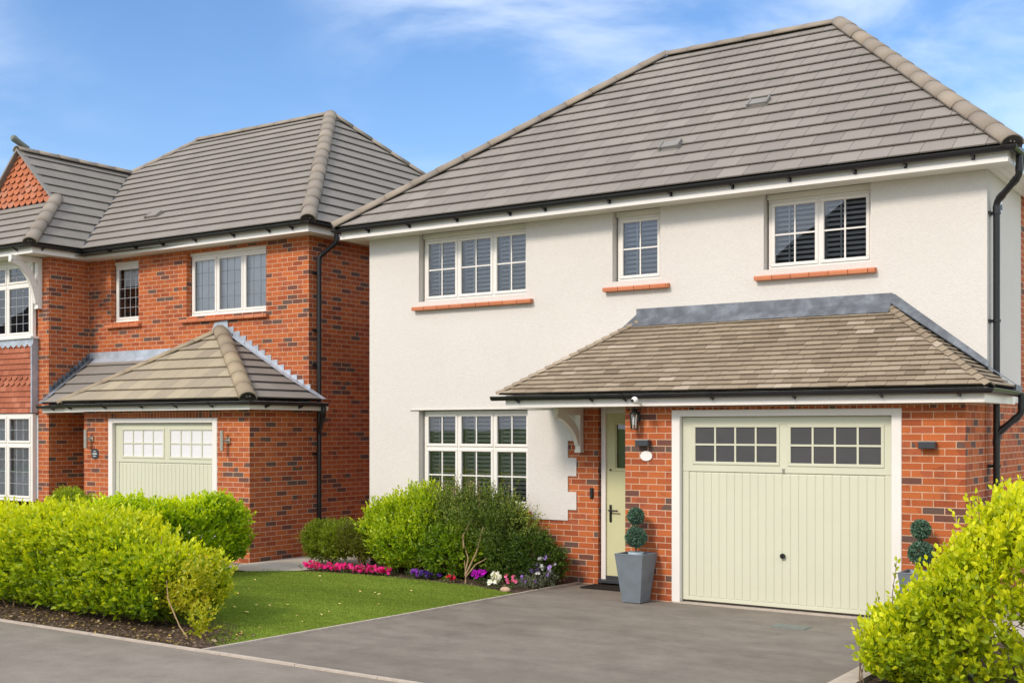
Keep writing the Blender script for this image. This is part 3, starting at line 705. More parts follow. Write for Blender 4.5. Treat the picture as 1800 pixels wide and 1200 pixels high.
# porch gallows bracket
def bracket(parent, x, y, z0, z1, reach, w=.075, mat='cream', big=0):
    mb = MB()
    mb.box(x-w/2, x+w/2, y-.085, y-.001, z0, z1)
    mb.box(x-w/2-.006, x+w/2+.006, y-.093, y-.0005, z0, z0+.035)
    mb.box(x-w/2+.003, x+w/2-.003, y-reach, y-.086, z1-.085, z1-.002)
    # curved brace
    a0 = V(x, y-.08, z0+.10); a2 = V(x, y-reach+.04, z1-.09); a1 = V(x, y-.16, z1-.16); N = 14
    o_, i_ = [], []
    for k in range(N+1):
        t = k/N; p = a0*(1-t)**2+a1*2*t*(1-t)+a2*t*t; d = ((a1-a0)*(1-t)+(a2-a1)*t).normalized(); n = V(0, -d.z, d.y)
        th = .034+.022*math.sin(math.pi*t)+big*.01
        if n.y > 0: n = -n
        o_.append(p+n*th); i_.append(p-n*th)
    for k in range(N): mb.prism([o_[k]-V(w*.4, 0, 0), o_[k+1]-V(w*.4, 0, 0), i_[k+1]-V(w*.4, 0, 0), i_[k]-V(w*.4, 0, 0)], (w*.8, 0, 0))
    mb.ball((x, y-reach+.01, z1-.11), .035, 10, 8)
    return mb.build('bracket', mat, parent)
bracket(H1, -7.945, YF-.0, 1.69, 2.26, .62)
# front door
fd = MB(); dx0, dx1 = -7.69, -6.73; dy = 13.42
fd.cbox(dx0, dx0+.07, dy, dy+.09, 0.06, 2.27); fd.cbox(dx1-.07, dx1, dy, dy+.09, 0.06, 2.27); fd.cbox(dx0+.07, dx1-.07, dy+.001, dy+.09, 2.20, 2.27)
frame = fd.build('door_frame', 'white', H1)
d_ = MB(); a0, a1 = dx0+.07, dx1-.07; ddy = dy+.03
gl = (a0+.145, a1-.145, 1.495, 2.05)
gridwall(d_, front(ddy), [a0, gl[0], gl[1], a1], [.11, gl[2], gl[3], 2.20], lambda a, z: not inrect(a, z, [gl]), lambda a, z: .03)
# moulding around the light and the lower panels
for (p, q_, r_, s_) in ((gl[0]-.04, gl[1]+.04, gl[2]-.04, gl[3]+.04),):
    d_.cbox(p, q_, ddy-.01, ddy+.001, r_, r_+.028); d_.cbox(p, q_, ddy-.01, ddy+.001, s_-.028, s_); d_.cbox(p, p+.028, ddy-.009, ddy+.001, r_+.028, s_-.028); d_.cbox(q_-.028, q_, ddy-.009, ddy+.001, r_+.028, s_-.028)
door = d_.build('front_door', 'sage', H1)
g_ = MB(); g_.face([(gl[0], ddy+.02, gl[2]), (gl[1], ddy+.02, gl[2]), (gl[1], ddy+.02, gl[3]), (gl[0], ddy+.02, gl[3])]); g_.build('pane', 'glass', door)
g_ = MB(); g_.box(gl[0], gl[1], ddy+.013, ddy+.024, 1.60+.07, 1.685); g_.box(gl[0]+.002, gl[1]-.002, ddy+.06, ddy+.07, gl[2]+.002, gl[3]-.002); g_.build('obscured_backing', 'smoke', door)
g_ = MB(); hx = a0+.06; g_.cbox(hx-.016, hx+.016, ddy-.014, ddy+.001, .80, 1.02, .004); g_.tube([(hx, ddy-.01, .95), (hx, ddy-.055, .95)], .011, 10); g_.tube([(hx, ddy-.05, .95), (hx+.13, ddy-.052, .948)], .0105, 10); g_.build('door_handle', 'black', door)
g_ = MB(); g_.lathe((hx, ddy-.02, 1.47), [(.012, 0), (.012, .03)], 10, axis='y'); g_.build('lock', 'black', door)
g_ = MB(); g_.box(dx0+.01, dx1-.01, dy-.10, dy+.08, .03, .065); g_.box(a0, a1, ddy-.012, ddy+.02, .066, .108); g_.build('door_sill', 'slate', frame)
# garage door
def garage_door(parent, x0, x1, ztop, y, paneb, ribz, nrib, glassmat, half=False, zbot=.03):
    """x0..x1 white frame outer; paneb: list of (xa, xb, za, zb) glazed areas"""
    fr_ = MB(); fw = .105
    fr_.cbox(x0, x0+fw, y-.012, y+.08, 0, ztop); fr_.cbox(x1-fw, x1, y-.012, y+.08, 0, ztop); fr_.cbox(x0+fw, x1-fw, y-.011, y+.08, ztop-.075, ztop)
    F = fr_.build('garage_frame', 'white', parent)
    a0, a1, zt = x0+fw, x1-fw, ztop-.075; Yd = y+.055
    d = MB()
    d.box(a0+.004, a1-.004, Yd+.015, Yd+.033, zbot, min(p[2] for p in paneb)-.05)
    # rails and stiles
    top = max(p[3] for p in paneb); bot = min(p[2] for p in paneb); mid = (paneb[0][1]+paneb[1][0])/2
    d.cbox(a0+.004, a1-.004, Yd, Yd+.035, top+.03, zt-.004, .004); d.cbox(a0+.004, a1-.004, Yd, Yd+.035, ribz, bot-.03, .004)
    d.cbox(a0+.004, paneb[0][0]-.03, Yd+.001, Yd+.035, bot-.046, top+.046, .004); d.cbox(paneb[-1][1]+.03, a1-.004, Yd+.001, Yd+.035, bot-.045, top+.045, .004); d.cbox(paneb[0][1]+.03, paneb[1][0]-.03, Yd+.001, Yd+.035, bot-.046, top+.046, .004)
    # ribs
    rx0, rx1 = a0+.085, a1-.085; w = (rx1-rx0)/nrib
    d.cbox(a0+.004, rx0-.001, Yd+.001, Yd+.035, zbot, ribz-.002, .004); d.cbox(rx1+.001, a1-.004, Yd+.001, Yd+.035, zbot, ribz-.002, .004)
    for i in range(nrib):
        p, q = rx0+w*i+.0035, rx0+w*(i+1)-.0035
        d.idx([(p-.002, Yd+.0185, zbot+.05), (p+.004, Yd+.009, zbot+.05), (q-.004, Yd+.009, zbot+.05), (q+.002, Yd+.0185, zbot+.05), (p-.002, Yd+.0185, ribz-.004), (p+.004, Yd+.009, ribz-.02), (q-.004, Yd+.009, ribz-.02), (q+.002, Yd+.0185, ribz-.004)],
              [(0, 1, 5, 4), (1, 2, 6, 5), (2, 3, 7, 6), (4, 5, 6, 7), (3, 2, 1, 0)])
    d.cbox(rx0-.005, rx1+.005, Yd+.004, Yd+.03, zbot, zbot+.045, .004)
    for (xa, xb, za, zb) in paneb:
        for t in ((xa-.035, xb+.035, za-.035, za), (xa-.035, xb+.035, zb, zb+.035), (xa-.035, xa, za, zb), (xb, xb+.035, za, zb)): d.cbox(t[0], t[1], Yd-.01, Yd+.02, t[2], t[3], .005)
        for i in range(1, 4): xx = xa+(xb-xa)*i/4; d.box(xx-.0105, xx+.0105, Yd-.004, Yd+.02, za, zb)
        zz = (za+zb)/2; d.box(xa, xb, Yd-.0045, Yd+.0195, zz-.0105, zz+.0105)
    D = d.build('garage_door', 'garage', F if False else parent)
    g = MB()
    for (xa, xb, za, zb) in paneb: g.box(xa-.01, xb+.01, Yd+.006, Yd+.012, za-.01, zb+.01)
    g.build('pane', glassmat, D)
    return D
gd = garage_door(H1, -6.217, -3.584, 2.213, GY, [(-5.943, -4.964, 1.625, 2.013), (-4.801, -3.814, 1.622, 2.012)], 1.51, 24, 'smoke')
g_ = MB(); yy = GY+.055; g_.lathe((-4.892, yy-.03, .60), [(.026, 0), (.03, .012), (.03, .028), (.02, .036)], 16, axis='y'); g_.box(-4.90, -4.884, yy-.035, yy-.028, .585, .615); g_.build('garage_handle', 'black', gd)
g_ = MB(); g_.cbox(-4.90, -4.868, yy-.006, yy+.004, 1.51, 1.56, .003); g_.build('lock_badge', 'metal', gd)
mb = MB(); mb.box(-6.20, -3.60, GY-.02, GY+.15, -.03, .006); mb.build('garage_threshold', 'concrete', H1)
mb = MB(); mb.box(-6.1, -3.70, GY+.075, GY+.1, .005, .04); mb.build('garage_seal', 'under', H1)

# ------------------------------------------------------------------ the brick house
H2 = empty('brick_house', (-16, 13.75, 0), 'red brick house with grey tiled roof, gabled wing and cream garage door', 'house')
BX, BY, WX, WY = -13.15, 13.75, -18.6, 12.9
bw = MB()
w1 = (-18.0, -17.24, 3.90, 4.98); w2 = (-15.99, -14.09, 3.90, 4.98)
gridwall(bw, front(BY), [WX, w1[0], w1[1], w2[0], w2[1], BX], [-.05, w1[2], w1[3], 5.06], lambda a, z: not inrect(a, z, [w1, w2]), lambda a, z: .22 if -18.1 < a < -14 and 3 < z < 5 else 0)
gridwall(bw, side(BX), [BY, 21.0], [-.05, 5.06], lambda a, z: True, lambda a, z: 0)
# garage
LX0, LX1 = -17.06, BX
gridwall(bw, front(12.5), [LX0, -16.422, -13.845, LX1], [-.05, 2.17, 2.38], lambda a, z: not inrect(a, z, [(-16.422, -13.845, -.1, 2.17)]), lambda a, z: .2 if -16.5 < a < -13.7 and 0 < z < 2.2 else 0)
gridwall(bw, side(BX), [12.5, BY], [-.05, 2.38], lambda a, z: True, lambda a, z: 0)
bw.face([(LX0, 12.5, -.05), (LX0, 12.5, 2.4), (LX0, BY, 2.4), (LX0, BY, -.05)])
# wing
gridwall(bw, side(WX), [WY, BY], [-.05, 5.06], lambda a, z: True, lambda a, z: 0)
gridwall(bw, front(WY), [-22.44, -22.0, -19.03, WX], [-.05, 5.06], lambda a, z: not -22.0 < a < -19.03, lambda a, z: .1 if -22.1 < a < -18.9 and 0 < z < 5 else 0)
bw.face([(-22.44, 21, -.05), (-22.44, 21, 5.1), (BX, 21, 5.1), (BX, 21, -.05)]); bw.face([(-22.44, WY, -.05), (-22.44, WY, 5.1), (-22.44, 21, 5.1), (-22.44, 21, -.05)])
bw.build('brick_wall', 'brick', H2)
mb = MB(); mb.box(-16.50, -13.77, 12.494, 12.55, 2.172, 2.36); mb.build('soldier_course', 'soldier', H2)
mb = MB(); mb.face([(-22.3, 15.0, 0), (BX-.1, 15.0, 0), (BX-.1, 15.0, 5), (-22.3, 15.0, 5)]); mb.face([(-22.3, BY+.3, 2.6), (BX, BY+.3, 2.6), (BX, 20, 2.6), (-22.3, 20, 2.6)]); mb.face([(-22.3, 13, 5.08), (BX, 13.6, 5.08), (BX, 20, 5.08), (-22.3, 20, 5.08)])
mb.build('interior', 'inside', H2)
MAT['leadbar'] = plain('leaded_bar', (.10, .10, .11), .5, .4)
MAT['palebar'] = plain('pale_leaded_bar', (.42, .43, .45), .5, .4)
window(H2, -17.986, -17.22, 3.91, 4.93, 13.85, 1, bars=(3, 4), barw=.007, barmat='palebar', blind=None, curtain=(-17.9, -17.25, 4.55, 4.88), sill=(-18.09, -17.16, 3.86, .17), fw=.055)
window(H2, -15.974, -14.07, 3.91, 4.93, 13.85, 3, bars=(2, 3), barw=.0045, barmat='leadbar', blind='vertical', sill=(-16.10, -14.02, 3.86, .17), fw=.055)
mb = MB()
for w in (w1, w2): mb.cut().box(w[0]+.005, w[1]-.005, 13.83, 13.92, 4.93, 5.055); mb.cut().box(w[0]+.005, w[1]-.005, 13.80, 13.86, 3.86, 3.912)
build_each(mb, 'window_trim', 'cream', H2)
# bay on the wing: two windows with tile hanging between
bay = MB(); by = 12.80
bay.box(-22.0, -18.93, by, WY+.1, 3.52, 3.62); 
window(H2, -22.0, -18.93, 3.62, 4.97, by, 4, transom=4.57, bars=(2, 4), barsT=(2, 2), barw=.0065, barmat='palebar', blind=None, fw=.07, divs=[-22.0, -21.23, -20.46, -19.70+.02, -18.93])
window(H2, -22.0, -18.93, .70, 2.27, by, 4, transom=1.72, bars=(2, 3), barsT=(2, 1), barw=.0065, barmat='palebar', blind='vertical', fw=.07, divs=[-22.0, -21.23, -20.46, -19.68, -18.93])
bay.box(-22.0, -18.93, by-.001, by+.1, 4.97, 5.03); bay.build('bay_trim', 'white', H2)
th = MB(); ul = MB()
tiles(th, [(-22.0, by, 2.28), (-18.925, by, 2.28), (-18.925, by, 3.52), (-22.0, by, 3.52)], .098, .165, thick=.010, gap=.010, over=.02, club=(5, 6), under=ul, rnd=random.Random(9))
th.prism([(-18.935, by, 2.28), (-18.925, by, 2.28), (-18.925, WY+.02, 2.28), (-18.935, WY+.02, 2.28)], (0, 0, 1.24))
T = th.build('tile_hanging', 'terra', H2); ul.build('underlay', 'under', T)
sc = MB(); x = -22.0; 
while x < -18.94:
    sc.prism([(x, by-.035, 3.50), (x+.0825, by-.036, 3.445), (x+.165, by-.035, 3.50), (x+.165, by-.03, 3.63), (x, by-.03, 3.63)], (0, .006, 0)); x += .165
sc.box(-18.94, -18.91, by-.03, WY-.002, 2.28, 3.62)
sc.build('lead_flashing', 'lead2', T)
mb = MB(); mb.box(-22.05, -18.88, by-.07, WY, 3.60, 3.64); mb.build('bay_sill', 'white', H2)
bracket(H2, -18.84, WY, 4.12, 5.02, .60, .09, 'white', big=1)
# main roof of the brick house
ez = 5.18; ey = 13.37; exr = -12.80; exl = -23.0; A2 = (-19.57, 17.2, 8.06); B2 = (-15.87, 17.2, 8.06); yb2 = 21.03
rf = MB(); ul = MB(); rnd = random.Random(11)
VZ = (-20.52, 16.17, 7.28)
tiles(rf, [(-18.30, ey, ez), (exr, ey, ez), B2, A2, VZ], .285, .335, thick=.017, gap=.013, joint=.002, under=ul, rnd=rnd)
tiles(rf, [(exr, ey, ez), (exr, yb2, ez), B2], .285, .335, thick=.017, gap=.013, joint=.002, under=ul, rnd=rnd)
ul.face([(exr, yb2, ez), (exl, yb2, ez), A2, B2]); ul.face([(exl, yb2, ez), (exl, ey, ez), A2])
# wing slopes
wfy = 12.32
tiles(rf, [(-18.30, wfy, ez), (-18.30, ey, ez), VZ, (-20.52, 13.58, VZ[2]), (-19.37, 13.58, 6.20)], .285, .335, thick=.017, gap=.013, joint=.002, under=ul, rnd=rnd)
tiles(rf, [(-22.74, wfy, ez), (-18.30, wfy, ez), (-19.37, 13.62, 6.20), (-21.67, 13.62, 6.20)], .285, .335, thick=.017, gap=.013, joint=.002, under=ul, rnd=rnd)
ul.face([(-22.74, 16, ez), (-22.74, wfy, ez), (-21.67, 13.62, 6.2), (-20.52, 13.58, VZ[2]), VZ])
roof2 = rf.build('roof', 'roof2', H2); ul.build('underlay', 'under', roof2)
rt = MB(); caps = MB()
ridge_tiles(rt, A2, B2, .115, .44, sink=.1); ridge_tiles(rt, (exr-.02, ey+.02, ez+.03), (B2[0], B2[1], B2[2]+.02), .125, .40, sink=.1, capend=caps)
ridge_tiles(rt, (exr-.02, yb2-.02, ez+.03), (B2[0], B2[1], B2[2]+.02), .115, .42, sink=.2); ridge_tiles(rt, VZ, A2, .105, .42, sink=.1)
ridge_tiles(rt, (-20.52, 13.56, VZ[2]+.01), (-20.52, 16.2, VZ[2]+.01), .115, .44, sink=.1)
ridge_tiles(rt, (-18.32, wfy+.02, ez+.03), (-19.42, 13.64, 6.28), .125, .42, sink=.1, capend=caps)
build_each(rt, 'ridge_tiles', 'hip2', roof2); build_each(caps, 'end_cap', 'under', roof2)
# valley
vb = MB(); p, q_ = V(-18.30, ey, ez), V(*VZ); d = (q_-p).normalized(); a = d.cross(V(0, 0, 1)).normalized()*.022
vb.prism([p-a+V(0, 0, .035), p+a+V(0, 0, .035), p+a+V(0, 0, .048), p-a+V(0, 0, .048)], q_-p); vb.build('valley', 'slate', roof2)
# finial and verge of the gablet
fn = MB(); fn.tube([(-20.52, 13.78, 7.36), (-20.52, 13.66, 7.41), (-20.52, 13.55, 7.46), (-20.52, 13.48, 7.50), (-20.52, 13.44, 7.51)], .06, 10, radii=[.05, .055, .06, .068, .05]); fn.build('finial', 'cover', roof2)
vg = MB()
for sgn in (1, -1):
    top = V(-20.52, 13.53, 7.33); e2 = V(-20.52+sgn*1.17, 13.53, 6.20)
    vg.prism([top, e2, e2-V(sgn*.05, 0, .0), top-V(0, 0, .055)], (0, .12, 0))
vg.build('verge', 'ventgrey', roof2)
gt = MB(); ul = MB()
tiles(gt, [(-21.67, 13.64, 6.23), (-19.37, 13.64, 6.23), (-20.52, 13.64, 7.27)], .115, .19, thick=.012, gap=.014, over=.02, club=range(0, 20), jit=.003, under=ul, rnd=random.Random(4))
G_ = gt.build('gable_tiles', 'terra2', H2); ul.build('underlay', 'under', G_)
roofvent(roof2, (-17.31, 14.16, 5.78), (0, -2.88, 3.83), .34, .2, 'roof2')
# fascia, soffit, gutter
pathw = [(-22.6, 12.42, 5.03), (-18.37, 12.42, 5.03), (-18.37, 13.45, 5.03), (-12.87, 13.45, 5.03), (-12.87, 20.5, 5.03)]
mb = MB(); mb.sweep(pathw, [(-.02, 0), (0, 0), (0, .15), (-.02, .15)]); mb.build('fascia', 'white', H2)
mb = MB(); mb.box(-22.6, -18.39, 12.44, WY-.001, 5.035, 5.048); mb.box(WX+.001, -18.39, WY, 13.72, 5.035, 5.0475); mb.box(-18.389, -12.89, 13.47, BY-.001, 5.035, 5.048); mb.box(BX+.001, -12.89, BY, 20.5, 5.035, 5.0475); mb.build('soffit', 'cream', H2)
gutter(H2, [(-22.6, 12.365, 5.17), (-18.315, 12.365, 5.17), (-18.315, 13.39, 5.17), (-12.81, 13.39, 5.17), (-12.81, 20.5, 5.17)],
       [(x, 13.39, 5.17, 0, -1) for x in (-17.6, -16.9, -16.2, -15.4, -14.5, -13.7, -13.2)]+[(-18.315, y, 5.17, 1, 0) for y in (12.6,)]+[(x, 12.365, 5.17, 0, -1) for x in (-18.8, -19.6)])
downpipe(H2, [(-12.81, 14.02, 5.14), (-12.81, 14.02, 4.93), (-13.07, 13.90, 4.70), (-13.07, 13.90, 0)], [((-13.07, 13.9, z), (-.06, 0, 0)) for z in (4.45, 3.55, 3.0, 1.6)])
downpipe(H2, [(-12.88, 13.80, 2.36), (-12.88, 13.80, 2.22), (-13.07, 13.90, 1.95), (-13.07, 13.90, 1.75)], [])
# garage roof and porch lean-to
gz, gy_, gl0, gl1 = 2.43, 12.2, -17.33, -12.86; AP = (-15.13, BY, 3.62)
rf = MB(); ul = MB(); rnd = random.Random(21)
kw = dict(thick=.017, gap=.013, under=ul, rnd=rnd)
tiles(rf, [(gl0, gy_, gz), (gl1, gy_, gz), AP], .275, .335, joint=.005, **kw)
sf = MB(); tiles(sf, [(gl1, gy_, gz), (gl1, BY, gz), AP], .275, .335, joint=.002, **kw)
k_ = (AP[2]-gz)/(BY-gy_)
tiles(sf, [(WX, 12.72, gz), (gl0, 12.72, gz), (-15.9, BY, gz+1.03*k_), (WX, BY, gz+1.03*k_)], .275, .335, joint=.003, **kw)
tiles(sf, [(gl0, 12.72, gz), (gl0, gy_, gz), AP, (-15.9, BY, gz+1.03*k_)], .275, .335, joint=.003, **kw)
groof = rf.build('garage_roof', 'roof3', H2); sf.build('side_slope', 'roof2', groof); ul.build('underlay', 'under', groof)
rt = MB(); caps = MB(); MAT['hip3'] = tile_mat('hip_tile_buff', [(0, (.26, .212, .155)), (1, (.34, .275, .185))], (.9, 1.1), ((.08, .045, .035), .66))
ridge_tiles(rt, (gl1-.03, gy_+.02, gz+.03), (AP[0], AP[1]-.02, AP[2]+.02), .13, .44, sink=.1, capend=caps); ridge_tiles(rt, (gl0+.02, gy_+.02, gz+.02), (AP[0], AP[1]-.02, AP[2]+.02), .10, .44, sink=.35)
build_each(rt, 'ridge_tiles', 'hip3', groof); build_each(caps, 'end_cap', 'under', groof)
ld = MB()
# stepped flashing up the facade on the right
n = 13
for i in range(n):
    t0, t1 = i/n, (i+1)/n; xa = AP[0]+.12+(BX+.01-AP[0]-.12)*t0; xb = AP[0]+.12+(BX+.01-AP[0]-.12)*t1+.035
    za = AP[2]-.02+(gz+.10-AP[2]+.02)*t0; zb = AP[2]-.02+(gz+.10-AP[2]+.02)*t1
    ld.prism([(xa, BY-.012, za-.22), (xb, BY-.012, zb-.22), (xb, BY-.012+.002*(i % 2), zb+.165), (xa, BY-.012, za+.07)], (0, .010, 0))
sn = Vector((1.19, 0, 2.27)).normalized(); PS = lambda x, y: V(x, y, gz+(gl1-x)*(AP[2]-gz)/(gl1-AP[0]))+sn*.05
ld.prism([PS(gl1+.03, BY+.03), PS(AP[0]+.1, BY-.002), PS(AP[0]+.1, BY-.08), PS(-13.5, BY-.16), PS(gl1+.03, BY-.07)], sn*.004)
ld.prism([(AP[0]-.28, BY-.02, AP[2]-.10), (AP[0]+.2, BY-.02, AP[2]-.12), (AP[0]+.16, BY-.02, AP[2]+.17), (AP[0]-.14, BY-.02, AP[2]+.15)], (0, .016, 0))
# porch flashing along the facade and up the wing wall
ld.prism([(WX, BY-.013, 3.22), (-16.1, BY-.013, 3.22), (-16.3, BY-.013, 3.38), (WX, BY-.013, 3.38)], (0, .012, 0))
lz = lambda y: gz+(y-12.72)*k_+.04
ld.prism([(WX, BY-.14, lz(BY-.14)), (-16.5, BY-.14, lz(BY-.14)), (-16.3, BY-.012, lz(BY-.012)), (WX, BY-.012, lz(BY-.012))], (0, -.003, .004))
lead2 = ld.build('lead_flashing', 'lead2', groof)
ld = MB(); n = 10
for i in range(n):
    ya, yb_ = WY+(BY-WY)*i/n, WY+(BY-WY)*(i+1)/n+.02
    ld.prism([(WX+.012, ya, lz(ya)-.02), (WX+.012, min(yb_, BY-.002), lz(yb_)-.02), (WX+.012, min(yb_, BY-.002), lz(yb_)+.07), (WX+.012, ya, lz(ya)+.155)], (-.01, 0, 0))
ld.prism([(WX+.02, 12.66, lz(12.66)+.01), (WX+.14, 12.66, lz(12.66)+.01), (WX+.14, BY-.02, lz(BY)+.01), (WX+.02, BY-.02, lz(BY)+.01)], (0, 0, .004))
ld.build('side_flashing', 'lead', groof)
mb = MB(); mb.sweep([(WX-.05, 12.80, 2.28), (gl0+.06, 12.80, 2.28), (gl0+.06, 12.28, 2.28), (gl1-.06, 12.28, 2.28), (gl1-.06, BY+.2, 2.28)], [(-.02, 0), (0, 0), (0, .13), (-.02, .13)]); mb.build('fascia', 'cream', groof)
mb = MB(); mb.box(WX+.001, gl0+.05, 12.82, BY, 2.285, 2.297); mb.box(gl0+.08, gl1-.08, 12.30, 12.499, 2.285, 2.2975); mb.box(BX+.001, gl1-.08, 12.5, BY+.2, 2.285, 2.297); mb.build('soffit', 'cream', groof)
gutter(H2, [(WX-.09, 12.745, 2.395), (gl0-.0, 12.745, 2.395), (gl0-.0, 12.225, 2.395), (gl1, 12.225, 2.395), (gl1, BY+.1, 2.395)],
       [(x, 12.225, 2.40, 0, -1) for x in (-17.1, -16.2, -15.3, -14.5, -13.7)]+[(x, 12.745, 2.40, 0, -1) for x in (-18.3, -17.75)]+[(gl1, y, 2.395, 1, 0) for y in (12.6, 13.3)])
garage_door(H2, -16.422, -13.845, 2.165, 12.5, [(-16.118, -15.145, 1.56, 1.972), (-14.97, -14.008, 1.56, 1.973)], 1.46, 24, 'frost')
mb = MB(); mb.box(-18.2, -17.3, BY-.01, BY+.04, 0, 2.1); mb.build('front_door', 'sage', H2)

# ------------------------------------------------------------------ fixtures on the houses
def fixture(name, loc, label, cat, group=None): return empty(name, loc, label, cat, group)
def wall_box_light(x, z, label):
    t = fixture('wall_light', (x, GY, z), label, 'wall light', 'boxy wall lights beside the garage door')
    mb = MB(); mb.cbox(x-.085, x+.085, GY-.095, GY-.02, z-.035, z+.035, .006); mb.build('housing', 'slate', t)
    mb = MB(); mb.box(x-.05, x+.05, GY-.0195, GY-.0005, z-.028, z+.028); mb.box(x-.083, x+.083, GY-.09, GY-.022, z+.0352, z+.044); mb.build('mount', 'metal', t)
wall_box_light(-6.565, 1.83, 'grey box wall light between lantern and oval plaque, left of the green garage door')
wall_box_light(-3.31, 1.83, 'grey box wall light on the brick pier right of the green garage door')
t = fixture('wall_lantern', (-6.65, GY, 2.1), 'black glass lantern hanging on brick beside the sage front door', 'lantern')
lx, ly, lz0 = -6.655, GY-.10, 2.10
mb = MB(); mb.lathe((lx, ly, lz0), [(.012, .14), (.02, .12), (.03, .105), (.06, .08), (.066, .07), (.05, .068)], 6); mb.lathe((lx, ly, lz0-.11), [(.048, 0), (.05, .012), (.02, .014)], 6)
for j in range(6):
    w = math.pi/3*j; mb.tube([(lx+.058*math.cos(w), ly+.058*math.sin(w), lz0+.07), (lx+.044*math.cos(w), ly+.044*math.sin(w), lz0-.10)], .005, 6)
mb.tube([(lx, GY-.01, lz0+.06), (lx, GY-.05, lz0+.13), (lx, ly, lz0+.14)], .009, 8); mb.cbox(lx-.03, lx+.03, GY-.015, GY-.001, lz0-.02, lz0+.10, .004); mb.build('lantern_frame', 'black', t)
mb = MB(); mb.lathe((lx, ly, lz0), [(.052, .066), (.040, -.096)], 6); mb.build('glass', 'glass', t)
mb = MB(); mb.lathe((lx, ly, lz0), [(.018, -.06), (.022, 0), (.012, .04)], 10); mb.build('bulb', 'sign', t)
mb = MB(); N = 28; mb.prism([(-6.545+.078*math.cos(2*math.pi*j/N), GY-.001, 1.68+.058*math.sin(2*math.pi*j/N)) for j in range(N)], (0, -.014, 0)); tag(mb.build('house_plaque', 'sign'), 'blank white oval plaque on brick under a box light', 'plaque')
t = fixture('doorbell', (-7.79, YF, 1.17), 'slim black video doorbell on bricks left of the front door', 'doorbell')
mb = MB(); mb.cbox(-7.812, -7.765, YF-.012, YF+.014, 1.10, 1.235, .006); mb.build('housing', 'black', t)
mb = MB(); mb.lathe((-7.789, YF-.018, 1.125), [(.013, 0), (.013, .006)], 12, axis='y'); mb.build('button', 'slate', t); mb = MB(); mb.lathe((-7.789, YF-.016, 1.205), [(.011, 0), (.013, .004)], 12, axis='y'); mb.build('lens', 'slate', t)
t = fixture('security_camera', (-6.60, 12.2, 2.3), 'small white security camera on the canopy fascia above the lantern', 'camera')
mb = MB(); mb.ball((-6.51, 12.14, 2.325), .042, 14, 10); mb.tube([(-6.51, 12.15, 2.30), (-6.51, 12.279, 2.29)], .014, 8); mb.build('housing', 'white', t)
mb = MB(); mb.lathe((-6.52, 12.09, 2.32), [(.016, 0), (.02, .012)], 10, axis='y'); mb.build('lens', 'black', t)
t = fixture('alarm_sensor', (-2.9, 14.0, 4.4), 'small pale grey box under the soffit behind the downpipe', 'sensor')
mb = MB(); mb.box(XR, XR+.05, 13.74, 13.84, 4.36, 4.52); mb.build('housing', 'white', t); mb = MB(); mb.box(XR+.05, XR+.056, 13.76, 13.82, 4.38, 4.44); mb.build('lens', 'slate', t)
t = fixture('air_vent', (BX, 15.5, 2.1), 'small round black vent pipe poking out of the brick side wall', 'vent')
vy = 15.62; vz = 2.13
mb = MB(); mb.box(BX, BX+.02, vy-.055, vy+.055, vz-.055, vz+.055); mb.build('plate', 'cover', t)
mb = MB(); mb.tube([(BX+.02, vy, vz), (BX+.07, vy, vz)], .038, 14); mb.build('pipe', 'black', t)
def tube_light(x, z, label):
    t = fixture('tube_wall_light', (x, 12.5, z), label, 'wall light', 'steel tube wall lights beside the cream garage door')
    mb = MB(); mb.tube([(x-.035, 12.40, z-.15), (x-.035, 12.40, z+.15)], .030, 14); mb.build('housing', 'metal', t)
    mb = MB(); mb.cbox(x-.03, x+.05, 12.47, 12.499, z-.045, z+.045, .004); mb.tube([(x-.02, 12.42, z), (x+.01, 12.48, z)], .02, 8); mb.build('mount', 'metal', t)
tube_light(-16.85, 1.83, 'steel tube wall light above the slate oval sign')
tube_light(-13.60, 1.82, 'steel tube wall light right of the cream garage, near the corner')
t = fixture('house_sign', (-16.77, 12.5, 1.59), 'small dark slate house sign with white lettering by the garage', 'sign')
mb = MB(); N = 24; mb.prism([(-16.765+.085*math.copysign(abs(math.cos(2*math.pi*j/N))**.75, math.cos(2*math.pi*j/N)), 12.499, 1.585+.085*math.copysign(abs(math.sin(2*math.pi*j/N))**.75, math.sin(2*math.pi*j/N))) for j in range(N)], (0, -.012, 0)); mb.build('board', 'slate', t)
mb = MB(); rr = random.Random(2)
for z_, w_, h_ in ((1.625, .05, .014), (1.585, .10, .02), (1.548, .06, .016)):
    x_ = -16.765-w_/2
    while x_ < -16.765+w_/2: wq = rr.uniform(.005, .011); mb.box(x_, x_+wq, 12.483, 12.487, z_-h_/2, z_+h_*rr.choice((.3, .5, .5))); x_ += wq+.003
mb.build('lettering', 'sign', t)

